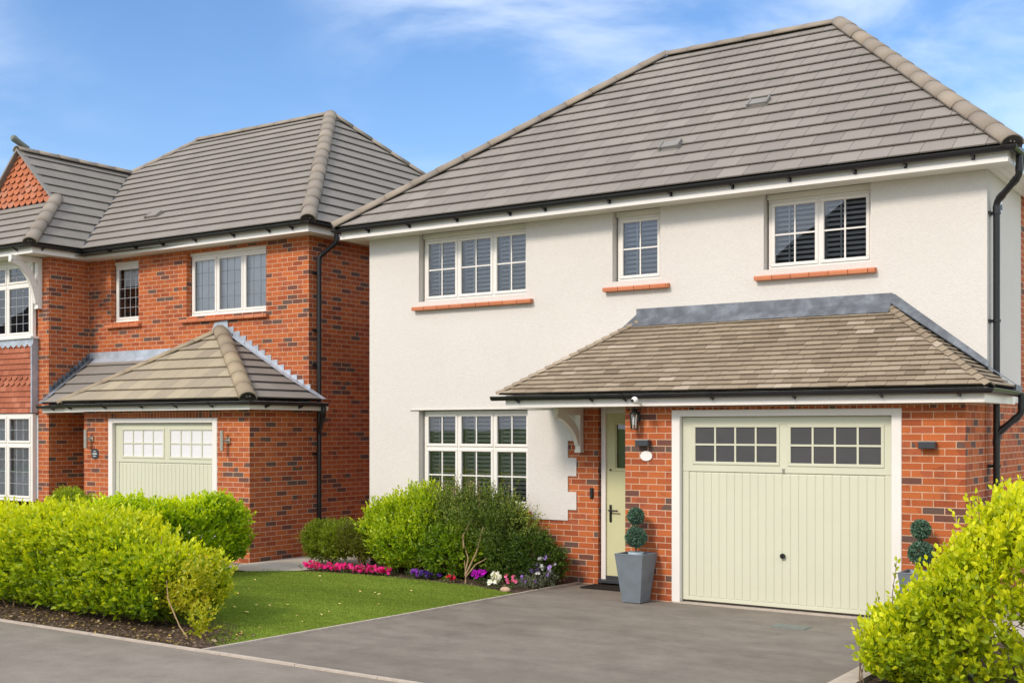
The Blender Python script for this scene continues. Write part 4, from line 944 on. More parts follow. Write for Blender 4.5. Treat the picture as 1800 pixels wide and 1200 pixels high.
# ------------------------------------------------------------------ ground items
def planter(x, y, label):
    t = empty('planter', (x, y, 0), label, 'planter', 'tall grey planters beside the garage door')
    mb = MB(); H, wt_, wb = .56, .185, .118; ti = .025
    def ring(w, z): return [(x-w, y-w, z), (x+w, y-w, z), (x+w, y+w, z), (x-w, y+w, z)]
    vs = ring(wb, 0)+ring(wt_-.004, H-.012)+ring(wt_, H-.006)+ring(wt_-.006, H)+ring(wt_-ti, H)+ring(wt_-ti-.012, H-.08)
    fs = [(3, 2, 1, 0)]+[(r_*4+j, r_*4+(j+1) % 4, (r_+1)*4+(j+1) % 4, (r_+1)*4+j) for r_ in range(5) for j in range(4)]
    mb.idx(vs, fs); o = mb.build('body', 'planter', t)
    mb = MB(); w = wt_-ti-.013; mb.box(x-w, x+w, y-w, y+w, H-.075, H-.03); mb.build('gravel', 'gravel', t)
    mb = MB(); mb.lathe((x, y, H-.04), [(.085, 0), (.095, .055), (.085, .055), (.08, .03)], 18); mb.build('inner_pot', 'pot', t)
    tp = empty('topiary_tree', (x, y, H), 'clipped two ball topiary in the '+('planter left of the garage door' if x < -5 else 'planter half hidden by the yellow green hedge'), 'topiary', 'two ball topiary trees')
    mb = MB(); mb.tube([(x, y, H-.02), (x+.004, y, H+.5)], .012, 8); mb.build('stem', 'bark', tp)
    for zc, rr_ in ((H+.185, .114), (H+.425, .090)):
        N = 2600 if rr_ > .1 else 1600
        d = rng.normal(size=(N, 3)); d /= np.linalg.norm(d, axis=1)[:, None]
        p = d*rr_*rng.uniform(.72, 1.0, (N, 1))+np.array([x, y, zc])
        col = np.array([.085, .17, .115])*rng.uniform(.55, 1.5, (N, 1))+rng.uniform(0, .03, (N, 1))*np.array([1, 1, 1])
        leaves('foliage_ball', p, d*.7+rng.normal(size=(N, 3))*.6, rng.uniform(.022, .034, N), col, 'leaf_dull', tp, wid=.5)

def leaves(name, base, dirs, length, colr, mat, parent=None, wid=.55, fold=.25, upn=None):
    """one mesh of oval, slightly folded leaves"""
    N = len(base); d = dirs/np.linalg.norm(dirs, axis=1)[:, None]
    ref = rng.normal(size=(N, 3)) if upn is None else upn+rng.normal(size=(N, 3))*.35
    s = np.cross(d, ref); s /= np.linalg.norm(s, axis=1)[:, None]+1e-9
    n = np.cross(s, d)
    L = length[:, None]; W = L*wid*.5
    V6 = np.stack([base, base+d*L*.32-s*W+n*L*fold*.3, base+d*L*.70-s*W*.80+n*L*fold*.22, base+d*L-n*L*.10, base+d*L*.70+s*W*.80+n*L*fold*.22, base+d*L*.32+s*W+n*L*fold*.3], 1)
    vs = V6.reshape(-1, 3).astype('f')
    b = (np.arange(N)*6)[:, None]
    q = np.concatenate([b+np.array([[0, 3, 2, 1]]), b+np.array([[0, 5, 4, 3]])], 1).reshape(-1).astype('i')
    me = bpy.data.meshes.new(name); me.vertices.add(N*6); me.vertices.foreach_set('co', vs.ravel())
    me.loops.add(N*8); me.loops.foreach_set('vertex_index', q); me.polygons.add(N*2)
    me.polygons.foreach_set('loop_start', np.arange(0, N*8, 4, dtype='i')); me.polygons.foreach_set('loop_total', np.full(N*2, 4, 'i'))
    me.update(calc_edges=True); me.validate()
    ca = me.color_attributes.new('tone', 'FLOAT_COLOR', 'POINT'); c4 = np.ones((N, 6, 4), 'f'); c4[:, :, :3] = np.clip(colr, 0, 1)[:, None, :]
    ca.data.foreach_set('color', c4.ravel()); me.materials.append(MAT[mat] if isinstance(mat, str) else mat)
    return link(name, me, parent)
def vnoise(p, f, seed=0):
    """cheap smooth 3-D noise, -1..1"""
    r_ = np.random.default_rng(seed); o = np.zeros(len(p))
    for i in range(7):
        k = r_.normal(size=3)*f*(1+.35*i); o += np.sin(p@k+r_.uniform(0, 6.28))/(1+.35*i)
    return o/3.2
def shoots(P, D, L, nl, leaf, colf, stemmb=None, spread=.85):
    """leaf arrays for shoots starting at P going along D; returns base, dirs, lengths, colours"""
    N = len(P); D = D/np.linalg.norm(D, axis=1)[:, None]
    a = np.cross(D, rng.normal(size=(N, 3))); a /= np.linalg.norm(a, axis=1)[:, None]; b = np.cross(D, a)
    B, DD, LL, CC = [], [], [], []
    ph = rng.uniform(0, 6.28, N)
    for j in range(nl):
        t = (j+.5)/nl; w = ph+j*2.4
        side_ = a*np.cos(w)[:, None]+b*np.sin(w)[:, None]
        B.append(P+D*(L*t)[:, None]+rng.normal(size=(N, 3))*.004)
        DD.append(side_*spread*(1-.55*t)+D*(.45+.75*t)+rng.normal(size=(N, 3))*.18)
        LL.append(leaf*rng.uniform(.7, 1.2, N)*(1.05-.35*t)); CC.append(colf(P, t, N))
    return np.concatenate(B), np.concatenate(DD), np.concatenate(LL), np.concatenate(CC)
def colmix(stops, seed=0, f=2.2, tipgain=.25, spread=.2, zage=None):
    st = np.array(stops)
    def fn(P, t, N):
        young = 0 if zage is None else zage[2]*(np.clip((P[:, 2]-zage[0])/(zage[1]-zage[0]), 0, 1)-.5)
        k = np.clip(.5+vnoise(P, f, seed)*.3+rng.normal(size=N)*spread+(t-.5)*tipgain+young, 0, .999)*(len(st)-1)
        i = k.astype(int); fr_ = (k-i)[:, None]
        return (st[i]*(1-fr_)+st[i+1]*fr_)*rng.uniform(.85, 1.15, (N, 1))
    return fn
def hedge_points(x0, x1, y0, y1, zb, ztop, N, faces, depth=.3, round_=.22, seed=0, lump=.07):
    """points inside the outer shell of a soft-cornered hedge; ztop(x,y) array fn. Returns points and outward normals"""
    wts = np.array([f[1] for f in faces], float); wts /= wts.sum(); which = rng.choice(len(faces), N, p=wts)
    a, b = rng.uniform(0, 1, N), rng.uniform(0, 1, N); dp = rng.uniform(0, 1, N)**1.4*depth
    P = np.zeros((N, 3)); Nn = np.zeros((N, 3))
    for i, (fn, _) in enumerate(faces):
        m_ = which == i; A, B_, D_ = a[m_], b[m_], dp[m_]
        if fn == 'front': x = x0+(x1-x0)*A; zt = ztop(x, y0+x*0); P[m_] = np.c_[x, y0+D_, zb+(zt-zb)*B_]; Nn[m_] = (0, -1, 0)
        if fn == 'back': x = x0+(x1-x0)*A; zt = ztop(x, y1+x*0); P[m_] = np.c_[x, y1-D_, zb+(zt-zb)*B_]; Nn[m_] = (0, 1, 0)
        if fn == 'right': y = y0+(y1-y0)*A; zt = ztop(x1+y*0, y); P[m_] = np.c_[x1-D_, y, zb+(zt-zb)*B_]; Nn[m_] = (1, 0, 0)
        if fn == 'left': y = y0+(y1-y0)*A; zt = ztop(x0+y*0, y); P[m_] = np.c_[x0+D_, y, zb+(zt-zb)*B_]; Nn[m_] = (-1, 0, 0)
        if fn == 'top': x = x0+(x1-x0)*A; y = y0+(y1-y0)*B_; zt = ztop(x, y); P[m_] = np.c_[x, y, zt-D_]; Nn[m_] = (0, 0, 1)
    # pull in near the upper edges and bottom to round the body
    zt = ztop(P[:, 0], P[:, 1]); h = np.clip((P[:, 2]-zb)/(zt-zb), 0, 1)
    cx_, cy_ = (x0+x1)/2, (y0+y1)/2
    pull = round_*(np.clip((h-.72)/.28, 0, 1)**2)+round_*.7*(np.clip((.30-h)/.30, 0, 1)**1.5)
    for ax, c_, e0, e1 in ((0, cx_, x0, x1), (1, cy_, y0, y1)):
        dist = np.minimum(np.abs(P[:, ax]-e0), np.abs(P[:, ax]-e1)); near = np.clip(1-dist/(depth+.15), 0, 1)
        P[:, ax] += np.sign(c_-P[:, ax])*pull*near
    P += Nn*(vnoise(P, 3.2, seed)*lump+vnoise(P, 8, seed+1)*lump*.4)[:, None]
    return P, Nn
def stems(name, parent, pts, mat='bark', rad=.008):
    mb = MB()
    for a, b in pts:
        a, b = Vector(a), Vector(b); mid = (a+b)/2+Vector(rng.normal(size=3)*.04); r0 = rad*random.uniform(.7, 1.3)
        mb.tube([a, mid, b], r0, 6, radii=[r0, r0*.8, r0*.4])
    return mb.build(name, mat, parent)

YG = [(.14, .25, .012), (.30, .42, .012), (.52, .60, .012), (.70, .72, .015)]
# front hedge
hf = empty('hedge', (-11.2, 8.3, 0), 'bright yellow green leafy hedge along the pavement, thinning at its right end', 'hedge')
def ztopF(x, y): return .99+.04*np.sin(x*2.1)+.04*np.sin(x*5.3+1)-.34*np.clip((x+10.9)/1.3, 0, 1)**1.5
P, Nn = hedge_points(-14.2, -9.5, 7.72, 8.75, .07, ztopF, 7200, [('front', 5), ('top', 4.5), ('right', 1.6), ('back', 1.0)], depth=.36, seed=1, lump=.11)
D = Nn*.75+np.array([0, 0, .85])+rng.normal(size=P.shape)*.38
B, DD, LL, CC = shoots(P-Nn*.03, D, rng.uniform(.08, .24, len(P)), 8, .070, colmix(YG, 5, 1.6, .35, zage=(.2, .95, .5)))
def leaders(n, x0, x1, y0, y1, zt, stops, lo, hi, leaf):
    x = rng.uniform(x0, x1, n); y = rng.uniform(y0, y1, n); P = np.c_[x, y, zt(x, y)-.08]
    return shoots(P, np.array([0, 0, 1.])+rng.normal(size=P.shape)*.16, rng.uniform(lo, hi, n), 12, leaf, colmix(stops, 8, 2, .3))
B, DD, LL, CC = [np.concatenate(q) for q in zip((B, DD, LL, CC), leaders(150, -14, -9.8, 7.9, 8.6, ztopF, YG[1:], .14, .27, .055))]
leaves('foliage', B, DD, LL, CC, 'leaf', hf, wid=.6)
pt = []
for i in range(46):
    x = random.uniform(-14, -9.75); y = random.uniform(7.95, 8.6); pt.append(((x, y, 0), (x+random.uniform(-.25, .25), y+random.uniform(-.25, .15), random.uniform(.5, .95))))
pt += [((-9.0, 7.75, 0), (-9.18, 7.76, .18)), ((-9.17, 7.76, .16), (-9.36, 7.80, .52))]
stems('stem', hf, pt, 'palebark', .010)
# straggling shoots at its right end
N = 260; t_ = rng.uniform(0, 1, N); P = np.c_[-9.6+.55*rng.uniform(0, 1, N)**1.4, 7.78+rng.uniform(0, .6, N), .16+.45*t_]
P[:34] = np.c_[-8.88+rng.normal(size=34)*.045, 7.80+rng.normal(size=34)*.05, rng.uniform(.03, .22, 34)]
D = np.array([.55, -.1, .8])+rng.normal(size=P.shape)*.4
B, DD, LL, CC = shoots(P, D, rng.uniform(.10, .26, N), 8, .052, colmix([(.22, .30, .012), (.38, .42, .014), (.52, .50, .02), (.5, .36, .03)], 3, 2, .2))
leaves('straggling_shoots', B, DD, LL, CC, 'leaf', hf)
# boundary hedge
hb = empty('hedge', (-12.6, 10.2, 0), 'green clipped hedge between lawn and neighbouring drive, ending beside the side path', 'hedge')
def ztopB(x, y): return .97+.04*np.sin(y*4)+.04*np.sin(x*7)-.07*np.clip((y-11)/.8, 0, 1)
P, Nn = hedge_points(-13.15, -12.28, 9.0, 11.72, .14, ztopB, 3800, [('front', .5), ('top', 2), ('right', 3), ('back', .6)], depth=.3, seed=9, lump=.05)
D = Nn*.7+np.array([0, 0, .9])+rng.normal(size=P.shape)*.35
B, DD, LL, CC = shoots(P-Nn*.03, D, rng.uniform(.07, .2, len(P)), 8, .062, colmix([(.15, .29, .012), (.30, .48, .012), (.52, .66, .012), (.70, .78, .015)], 6, 2, .3, zage=(.2, .95, .4)))
leaves('foliage', B, DD, LL, CC, 'leaf', hb); stems('stem', hb, [((random.uniform(-13, -12.4), random.uniform(9, 11.6), 0), (random.uniform(-13, -12.4), random.uniform(9, 11.6), .7)) for i in range(20)], rad=.014)
# round shrub behind, by the wing
hr = empty('round_shrub', (-17.5, 11.4, 0), 'clipped dome shaped shrub showing above the hedge by the brick wing', 'shrub')
N = 1500; d = rng.normal(size=(N, 3)); d[:, 2] = np.abs(d[:, 2]); d /= np.linalg.norm(d, axis=1)[:, None]
c0 = np.array([-15.75, 11.3, .36]); P = c0+d*np.array([.45, .45, .72])*rng.uniform(.8, 1, (N, 1))
B, DD, LL, CC = shoots(P, d+rng.normal(size=d.shape)*.3, rng.uniform(.04, .1, N), 7, .04, colmix([(.14, .24, .012), (.30, .40, .012), (.42, .48, .02)], 2)); leaves('foliage', B, DD, LL, CC, 'leaf', hr)
stems('stem', hr, [((-15.75, 11.3, 0), (-15.75+random.uniform(-.2, .2), 11.3, .7)) for i in range(5)])
# right foreground hedge
hg = empty('hedge', (-1.8, 9.2, 0), 'large lime yellow hedge at the right edge in front of the garage pier', 'hedge')
def ztopR(x, y): return np.interp(x, [-2.95, -2.7, -2.51, -2.36, -2.19, -1.95, -.8], [.26, .56, .68, .93, 1.17, 1.36, 1.5])+.03*np.sin(x*9)+.03*np.sin(y*7)
P, Nn = hedge_points(-2.86, -.8, 9.0, 10.5, .04, ztopR, 5600, [('front', 1.6), ('top', 4), ('left', 4), ('back', .4)], depth=.36, seed=12, lump=.10, round_=.3)
D = Nn*.5+np.array([0, 0, 1.15])+rng.normal(size=P.shape)*.30
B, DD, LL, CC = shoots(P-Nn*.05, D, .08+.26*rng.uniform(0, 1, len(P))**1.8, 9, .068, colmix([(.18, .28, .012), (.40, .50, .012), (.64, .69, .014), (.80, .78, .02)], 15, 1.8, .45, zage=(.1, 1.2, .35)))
BR = [np.concatenate(q) for q in zip((B, DD, LL, CC), leaders(130, -2.75, -1.0, 9.1, 10.2, ztopR, [(.40, .50, .012), (.64, .69, .014), (.80, .78, .02)], .18, .36, .055))]
HS = [((random.uniform(-2.5, -1.1), random.uniform(9.1, 10.8), 0), (random.uniform(-2.6, -1.1), random.uniform(9.1, 10.8), random.uniform(.4, .7))) for i in range(40)]
# tall leader shoots poking out on its left
N = 11; P = np.array([(-2.78, 9.5, .62), (-2.86, 9.3, .45), (-2.93, 9.1, .32), (-2.88, 9.1, .2), (-2.65, 9.7, .70), (-2.5, 9.9, .85), (-2.25, 9.9, 1.05), (-2.0, 9.8, 1.28), (-2.9, 9.15, .12), (-2.15, 9.6, 1.15), (-1.75, 9.6, 1.35)])
D = np.array([0, 0, 1.])+rng.normal(size=P.shape)*.08; Ls = np.array([.36, .26, .2, .2, .25, .22, .2, .2, .2, .2, .2])
B, DD, LL, CC = shoots(P, D, Ls, 12, .06, colmix([(.24, .38, .012), (.40, .48, .012), (.52, .55, .02)], 4)); leaves('foliage', *[np.concatenate([a_, b_]) for a_, b_ in zip(BR, (B, DD, LL, CC))], 'leaf', hg, wid=.6)
stems('stem', hg, HS+[(tuple(P[i]-np.array([0, 0, .25])), tuple(P[i]+D[i]*Ls[i])) for i in range(N)], 'bark', .006)
# shrubs in the bed
def blob_shrub(name, c, rad, N, leaf, stops, label, cat='shrub', nl=8, mat='leaf', up=.6, seed=0, minz=.05, shell=.55, sl=(.06, .16), lump=.16, stemc=6, stemmat='bark', wid=.55, lobes=None):  # one bushy shrub
    t = empty(name, (c[0], c[1], 0), label, cat)
    d = rng.normal(size=(N, 3)); d /= np.linalg.norm(d, axis=1)[:, None]; c_ = np.array(c)
    r_ = rng.uniform(shell, 1, (N, 1))**.6
    if lobes is None: P = c_+d*np.array(rad)*r_*(1+vnoise(d*1.0+seed, 3.0, seed)*lump)[:, None]
    else:
        L_ = np.array(lobes); w = L_[:, 3]*L_[:, 5]+.02; k_ = rng.choice(len(L_), N, p=w/w.sum()); q = L_[k_]
        P = q[:, :3]+d*q[:, 3:6]*r_*(1+vnoise(d*1.0+seed+k_[:, None]*3.1, 3.0, seed)*lump)[:, None]
        # drop points buried deep in another lobe
        bur = np.zeros(N, bool)
        for i, l in enumerate(L_): bur |= (k_ != i) & ((((P-l[:3])/l[3:6])**2).sum(1) < .3)
        P, d = P[~bur], d[~bur]
    k = P[:, 2] > minz; P, d = P[k], d[k]; n_ = len(P)
    B, DD, LL, CC = shoots(P, d*.7+np.array([0, 0, up])+rng.normal(size=(n_, 3))*.35, rng.uniform(sl[0], sl[1], n_), nl, leaf, colmix(stops, seed, 2.5, .3))
    leaves('foliage', B, DD, LL, CC, mat, t, wid=wid)
    stems('stem', t, [((c[0]+random.uniform(-.06, .06), c[1]+random.uniform(-.05, .05), 0), (c[0]+random.uniform(-.7, .7)*rad[0], c[1]+random.uniform(-.5, .5)*rad[1], c[2]+random.uniform(-.1, .6)*rad[2])) for i in range(stemc)], stemmat, .011)
    return t
DK = [(.05, .085, .015), (.10, .16, .025), (.19, .25, .04), (.34, .37, .07)]
blob_shrub('box_shrub', (-11.95, 12.95, .36), (.40, .34, .30), 3200, .032, [(.09, .12, .012), (.18, .25, .015), (.32, .40, .02)], 'low clipped box shrub at the left end of the flower bed', nl=8, sl=(.04, .12), seed=3, lobes=[(-12.08, 12.95, .36, .30, .28, .26), (-11.75, 12.95, .38, .30, .28, .26)])
blob_shrub('box_shrub', (-11.30, 12.90, .38), (.36, .30, .26), 1500, .030, [(.09, .09, .015), (.15, .17, .02), (.26, .29, .03)], 'low thin brownish box shrub with bare stems behind the pink flowers', nl=8, sl=(.04, .14), seed=31, minz=.16, stemc=12, lobes=[(-11.42, 12.88, .42, .26, .24, .20), (-11.10, 12.88, .36, .26, .24, .20)])
blob_shrub('laurel_shrub', (-10.5, 12.98, .56), (.58, .34, .60), 2300, .060, [(.11, .20, .012), (.23, .37, .012), (.42, .54, .014), (.60, .67, .02)], 'bright yellow green broad leaved shrub under the left of the ground floor window', sl=(.08, .28), up=1.15, seed=6, lump=.25, lobes=[(-11.0, 12.95, .52, .26, .26, .34), (-10.72, 12.92, .60, .24, .28, .36), (-10.30, 12.98, .70, .34, .30, .42), (-10.45, 12.75, .36, .44, .26, .34), (-10.05, 12.95, .62, .24, .28, .40)])
blob_shrub('dark_shrub', (-9.3, 12.98, .60), (.86, .34, .56), 3000, .038, DK, 'large dark green bush with wispy tops under the ground floor window', sl=(.08, .34), up=1.0, seed=8, mat='leaf_dull', stemc=9, lump=.3, shell=.4, minz=.12, lobes=[(-9.75, 12.98, .72, .34, .28, .36), (-9.35, 12.96, .80, .34, .30, .32), (-8.98, 12.96, .76, .32, .28, .32), (-8.70, 12.90, .62, .28, .26, .28), (-9.2, 13.08, .38, .6, .16, .34)])
blob_shrub('dark_shrub', (-8.5, 12.85, .36), (.40, .28, .36), 1500, .040, [(.04, .08, .012), (.09, .16, .02), (.17, .25, .03)], 'low dark green shrub against the brick plinth near the porch', sl=(.06, .16), seed=18, mat='leaf', lobes=[(-8.72, 12.82, .26, .28, .24, .26), (-8.40, 12.85, .38, .28, .26, .26), (-8.25, 12.95, .26, .24, .22, .24)])
blob_shrub('leafy_shrub', (-9.62, 12.74, .34), (.48, .22, .34), 900, .058, [(.07, .13, .012), (.14, .25, .014), (.26, .38, .014), (.38, .46, .02)], 'low mid green leafy shrub in front of the dark bush, behind the purple flowers', sl=(.06, .18), seed=44, up=.8, lump=.3)
# tall thin wisps above the dark bush
for nm in range(1):
    N = 46; P = np.c_[rng.uniform(-10.1, -8.85, N), 12.95+rng.normal(size=N)*.12, 1.0+rng.uniform(-.15, .12, N)]; D = np.array([0, 0, 1.])+rng.normal(size=P.shape)*.25; Ls = rng.uniform(.12, .3, N)
    wp = empty('wispy_shrub', (-9.6, 12.95, 0), 'olive wispy twigs standing up in front of the ground floor window', 'shrub')
    B, DD, LL, CC = shoots(P, D, Ls, 16, .026, colmix([(.09, .12, .03), (.18, .21, .05), (.28, .29, .08)], 4)); leaves('foliage', B, DD, LL, CC, 'leaf_dull', wp)
    stems('stem', wp, [((-9.6+random.uniform(-.1, .1), 12.95, 0), tuple(P[i])) for i in range(12)]+[(tuple(P[i]), tuple(P[i]+D[i]*Ls[i])) for i in range(N)], 'palebark', .004)
# forked bare stem in front of the dark bush
fk = empty('forked_shrub', (-9.15, 12.45, 0), 'slender shrub with pale forked bare stem at the lawn edge', 'shrub')
stems('stem', fk, [((-9.13, 12.43, -.02), (-9.16, 12.45, .30)), ((-9.14, 12.44, .12), (-9.24, 12.5, .60)), ((-9.14, 12.44, .10), (-8.90, 12.5, .74)), ((-9.13, 12.43, .08), (-8.84, 12.5, .34)), ((-9.21, 12.5, .45), (-9.12, 12.52, .8))], 'palebark', .013)
N = 150; P = np.c_[rng.uniform(-9.4, -8.7, N), 12.55+rng.normal(size=N)*.08, rng.uniform(.42, .95, N)]
B, DD, LL, CC = shoots(P, np.array([0, -.3, .8])+rng.normal(size=P.shape)*.5, rng.uniform(.06, .16, N), 8, .034, colmix([(.05, .10, .015), (.12, .19, .02), (.24, .32, .03)], 4)); leaves('foliage', B, DD, LL, CC, 'leaf', fk)
# flowers
def flower_plant(x, y, w, h, n, pcol, label, group=None, green=(.07, .11, .03), fsz=.03, gn=60, name='flower_plant'):
    t = empty(name, (x, y, 0), label, 'flowers', group)
    P = np.c_[x+rng.normal(size=gn)*w*.45, y+rng.normal(size=gn)*w*.3, np.abs(rng.normal(size=gn))*h*.35+.01]
    B, DD, LL, CC = shoots(P, np.array([0, 0, 1.])+rng.normal(size=P.shape)*.5, rng.uniform(.03, .08, gn), 6, .025, colmix([tuple(g*.6 for g in green), green, tuple(g*1.7 for g in green)], 4)); leaves('foliage', B, DD, LL, CC, 'leaf_dull', t)
    bs, ds, cs = [], [], []
    for i in range(n):
        c_ = np.array([x+random.gauss(0, w*.42), y-.02+random.gauss(0, w*.25), h*random.uniform(.45, 1.1)]); ax = np.array([random.uniform(-.4, .6), -1+random.uniform(-.2, .3), random.uniform(.2, .9)]); ax /= np.linalg.norm(ax)
        u_ = np.cross(ax, [0, 0, 1.]); u_ /= np.linalg.norm(u_); v_ = np.cross(ax, u_); pc = np.array(random.choice(pcol))*random.uniform(.8, 1.15)
        for k in range(6):
            w_ = 2*math.pi*k/6; bs.append(c_); ds.append((u_*math.cos(w_)+v_*math.sin(w_))+ax*.35); cs.append(pc)
    leaves('petal', np.array(bs), np.array(ds), np.full(len(bs), fsz)*rng.uniform(.85, 1.15, len(bs)), np.array(cs), 'petal', t, wid=.95, fold=.1)
pink = [(.80, .03, .26), (.85, .06, .34), (.70, .02, .22)]
for i, (x, y, lb) in enumerate([(-11.70, 12.42, 'magenta pink bedding flowers at the far left, beside the side path'), (-11.42, 12.45, 'magenta pink bedding flowers, second clump from the left'), (-11.12, 12.48, 'magenta pink bedding flowers, middle clump of the pink strip'), (-10.84, 12.50, 'magenta pink bedding flowers below the brownish box shrub'), (-10.60, 12.52, 'magenta pink bedding flowers at the right end of the pink strip')]):
    flower_plant(x, y, .24, .10, 34, pink, lb, 'pink flowers at the back of the lawn', fsz=.034)
flower_plant(-10.02, 12.50, .13, .11, 9, [(.30, .06, .55), (.38, .10, .6)], 'violet flowers right of the pink strip', fsz=.036)
flower_plant(-9.80, 12.50, .16, .11, 14, [(.07, .02, .22), (.10, .03, .30)], 'dark purple flowers beside the violet ones', fsz=.038)
flower_plant(-9.35, 12.44, .10, .10, 5, [(.75, .02, .08)], 'small red flowers left of the forked stem', fsz=.03, gn=40)
flower_plant(-8.86, 12.38, .13, .18, 12, [(.50, .01, .52), (.42, .01, .45)], 'bright purple flowers right of the forked stem', fsz=.04, gn=40)
flower_plant(-8.52, 12.22, .13, .19, 13, [(.85, .85, .80)], 'white flowers at the right corner of the lawn', fsz=.04, gn=40)
flower_plant(-8.30, 12.24, .07, .19, 6, [(.85, .20, .42)], 'single pink flower spike behind the pale stone', fsz=.032, gn=25)
flower_plant(-8.16, 12.75, .22, .36, 22, [(.72, .66, .85), (.45, .30, .75), (.8, .8, .85)], 'white and lilac flowers against the brick near the porch', fsz=.036, green=(.10, .11, .07), gn=200)
flower_plant(-8.22, 12.52, .2, .16, 4, [(.35, .2, .6)], 'grey green foliage plant with few lilac flowers at the bed corner', green=(.11, .12, .08), gn=160, fsz=.025)
mb = MB(); mb.ball((-8.26, 12.07, .03), .05, 10, 7, (1.5, .9, .75)); tag(mb.build('stone', 'stone'), 'pale pinkish stone on the lawn edge near the driveway', 'stone')
planter(-6.57, 12.28, 'tall tapered grey planter left of the garage door'); planter(-3.33, 12.28, 'tall tapered grey planter partly hidden behind the right hedge')
mb = MB(); mb.box(-7.72, -6.95, 12.95, 13.30, -.006, .012); tag(mb.build('door_mat', 'mat'), 'dark doormat on the ground at the front door', 'mat')
t = empty('inspection_cover', (-4.44, 11.6, 0), 'greenish square inspection cover in the driveway before the garage', 'cover')
mb = MB(); c_, w_ = (-4.44, 11.61), .19; mb.box(c_[0]-w_, c_[0]+w_, c_[1]-w_*.62, c_[1]+w_*.62, -.03, -.004); mb.build('frame', 'cover', t)
mb = MB(); mb.box(c_[0]-w_+.02, c_[0]+w_-.02, c_[1]-w_*.62+.02, c_[1]+w_*.62-.02, -.02, -.0005); mb.build('lid', 'cover', t)
# lawn blades
LP = [(-13.2, 8.2), (-9.0, 8.2), (-8.72, 7.72), (-8.36, 7.56), (-8.2, 9.99), (-8.1, 12.0), (-8.9, 12.30), (-10.24, 12.42), (-11.0, 12.38), (-11.9, 12.2), (-12.9, 11.9), (-13.2, 11.6)]
def inpoly(x, y, poly):
    c = np.zeros(len(x), bool); n = len(poly)
    for i in range(n):
        (x1, y1), (x2, y2) = poly[i], poly[(i+1) % n]
        with np.errstate(divide='ignore', invalid='ignore'): c ^= ((y1 > y) != (y2 > y)) & (x < (x2-x1)*(y-y1)/(y2-y1+1e-12)+x1)
    return c
N = 120000; x = rng.uniform(-12.4, -8.05, N); y = rng.uniform(7.5, 12.45, N); k = inpoly(x, y, LP); x, y = x[k], y[k]; N = len(x)
P = np.c_[x, y, np.zeros(N)]; d = np.c_[rng.normal(size=(N, 2))*.55, np.ones(N)]
tn = np.clip(.5+vnoise(P*np.array([.5, 1.6, 1]), 1.5, 2)*.35+vnoise(P*np.array([.6, 2.2, 1]), 5, 3)*.3+rng.normal(size=N)*.2, 0, 1)[:, None]
tag(leaves('lawn_grass', P, d, rng.uniform(.012, .026, N), np.array([.165, .24, .03])*(1-tn)+np.array([.37, .48, .08])*tn, 'grass', None, wid=.16), kind='stuff')
# fallen leaves on the lawn, one object each
YL = M('dry_leaf'); YL.base(YL.ramp(YL.noise(8, 3, .6, 'World'), [(.35, (.62, .42, .14)), (.65, (.66, .56, .26))])); YL.set(.7, .2); MAT['dry'] = YL.m
def leafmesh(w, l):
    mb = MB(); mb.idx([(0, 0, 0), (w*.5, l*.3, .006), (w*.4, l*.7, .008), (0, l, .0), (-w*.4, l*.7, .01), (-w*.5, l*.3, .004), (0, l*.5, -.002)], [(0, 1, 6), (1, 2, 6), (2, 3, 6), (3, 4, 6), (4, 5, 6), (5, 0, 6)]); return mb
fl = leafmesh(.035, .06).build('fallen_leaf', 'dry'); first = True; cnt = 0
spots = [(437, 1037), (416, 1045), (448, 1066), (470, 1066), (497, 1047), (507, 1066), (520, 1086), (564, 1082), (532, 1096), (565, 1015), (566, 1022), (602, 1033), (635, 1043), (660, 1045), (663, 1048), (666, 1053), (599, 1064), (668, 1065), (430, 1078), (424, 1114), (456, 1107), (502, 1106), (410, 1069), (577, 1079), (450, 1022), (725, 1041), (752, 1023)]
f_, phi = 2100., math.atan(1420/2100.)
for (px, py) in [s for s in spots]:
    u_ = (px-900)/f_; k = 2*f_/(py-753); gx = (u_*math.cos(phi)-math.sin(phi))*k; gy2 = (u_*math.sin(phi)+math.cos(phi))*k
    o = fl if first else fl.copy()
    if not first: COL.objects.link(o)
    first = False
    o.location = (gx, gy2, .026); o.rotation_euler = (random.uniform(-.3, .3), random.uniform(-.3, .3), random.uniform(0, 6.28)); s_ = random.uniform(.55, .95); o.scale = (s_, s_, s_)
    tag(o, 'small dry yellow leaf lying on the green lawn', 'fallen leaf', 'dry leaves on the lawn')
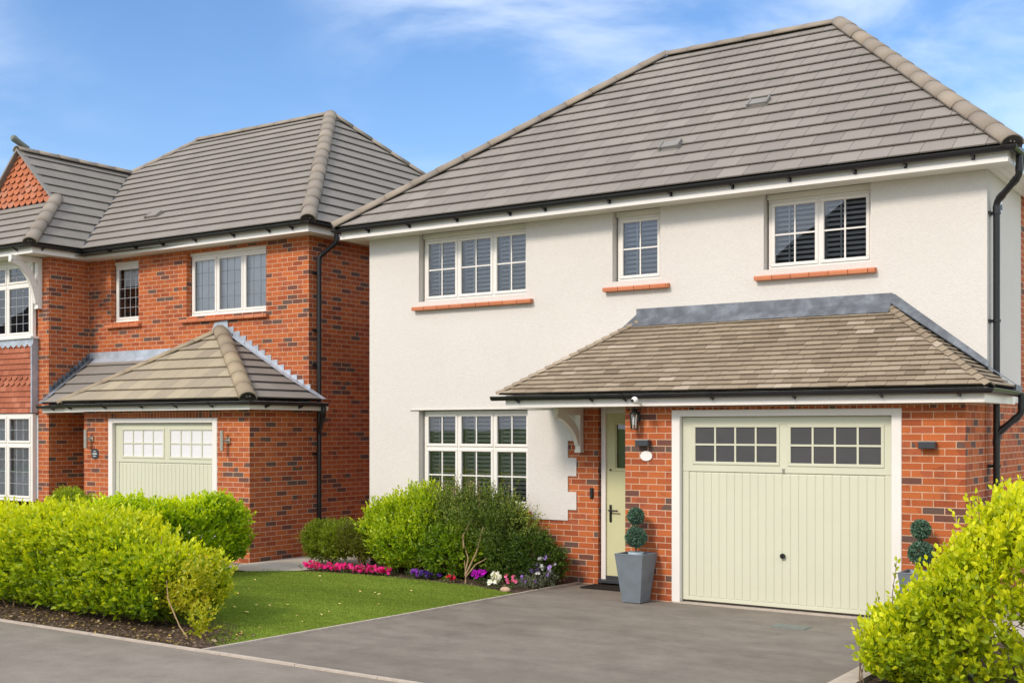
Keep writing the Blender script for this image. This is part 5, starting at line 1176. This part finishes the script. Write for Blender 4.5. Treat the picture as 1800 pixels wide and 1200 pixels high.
# leaf and bark litter in the hedge bed (uncountable)
N = 2600; x = rng.uniform(-13.5, -8.45, N); y = Y0+.04+rng.uniform(0, 1, N)**1.3*.75; k = (y-Y0) < .85-.0*x; x, y = x[k], y[k]; N = len(x)
pal = np.array([(.10, .065, .04), (.17, .11, .07), (.26, .18, .12), (.50, .36, .08), (.40, .30, .20), (.06, .04, .03)])
tag(leaves('leaf_litter', np.c_[x, y, rng.uniform(.008, .025, N)], np.c_[rng.normal(size=(N, 2)), rng.normal(size=N)*.25], rng.uniform(.015, .045, N), pal[rng.choice(6, N, p=[.3, .25, .15, .1, .08, .12])], 'leaf_dull', None, wid=.6, upn=np.array([[0, 0, 1.]])), kind='stuff')
N = 900; x = rng.uniform(-12.0, -8.0, N); y = rng.uniform(12.3, 13.3, N)
tag(leaves('bark_chips', np.c_[x, y, rng.uniform(.008, .02, N)], np.c_[rng.normal(size=(N, 2)), rng.normal(size=N)*.25], rng.uniform(.02, .045, N), pal[rng.choice(6, N, p=[.35, .25, .15, .03, .02, .2])], 'leaf_dull', None, wid=.5, upn=np.array([[0, 0, 1.]])), kind='stuff')

# ------------------------------------------------------------------ houses across the road, seen only as reflections in the glass
def far_house(x0, x1, y0, y1, h, rise, label, run=3.2):
    t = empty('opposite_house', ((x0+x1)/2, (y0+y1)/2, 0), label, 'house')
    mb = MB(); mb.box(x0, x1, y0, y1, 0, h); mb.build('wall', 'brick', t)
    xm0, xm1, ym = x0+run, x1-3.2, (y0+y1)/2; o = .3
    A, B = V(xm0, ym, h+rise), V(xm1, ym, h+rise); mb = MB()
    c = [V(x0-o, y0-o, h), V(x1+o, y0-o, h), V(x1+o, y1+o, h), V(x0-o, y1+o, h)]
    mb.face([c[0], c[1], B, A]); mb.face([c[1], c[2], B]); mb.face([c[2], c[3], A, B]); mb.face([c[3], c[0], A]); mb.face(c[::-1]); mb.build('roof', 'under', t)
    mb = MB()
    for wx in (x0+1.2, (x0+x1)/2-.6, x1-2.4):
        for wz in (.9, 3.4): mb.box(wx, wx+1.2, y1, y1+.04, wz, wz+1.2)
    mb.build('window', 'white', t)
far_house(-18.9, -6.5, -19, -12, 5.3, 5.0, 'dark roofed house across the road, reflected in the right upper window', 4.9)
far_house(-64, -52, -19, -12, 5.1, 4.0, 'dark roofed house across the road, reflected in the bay window')
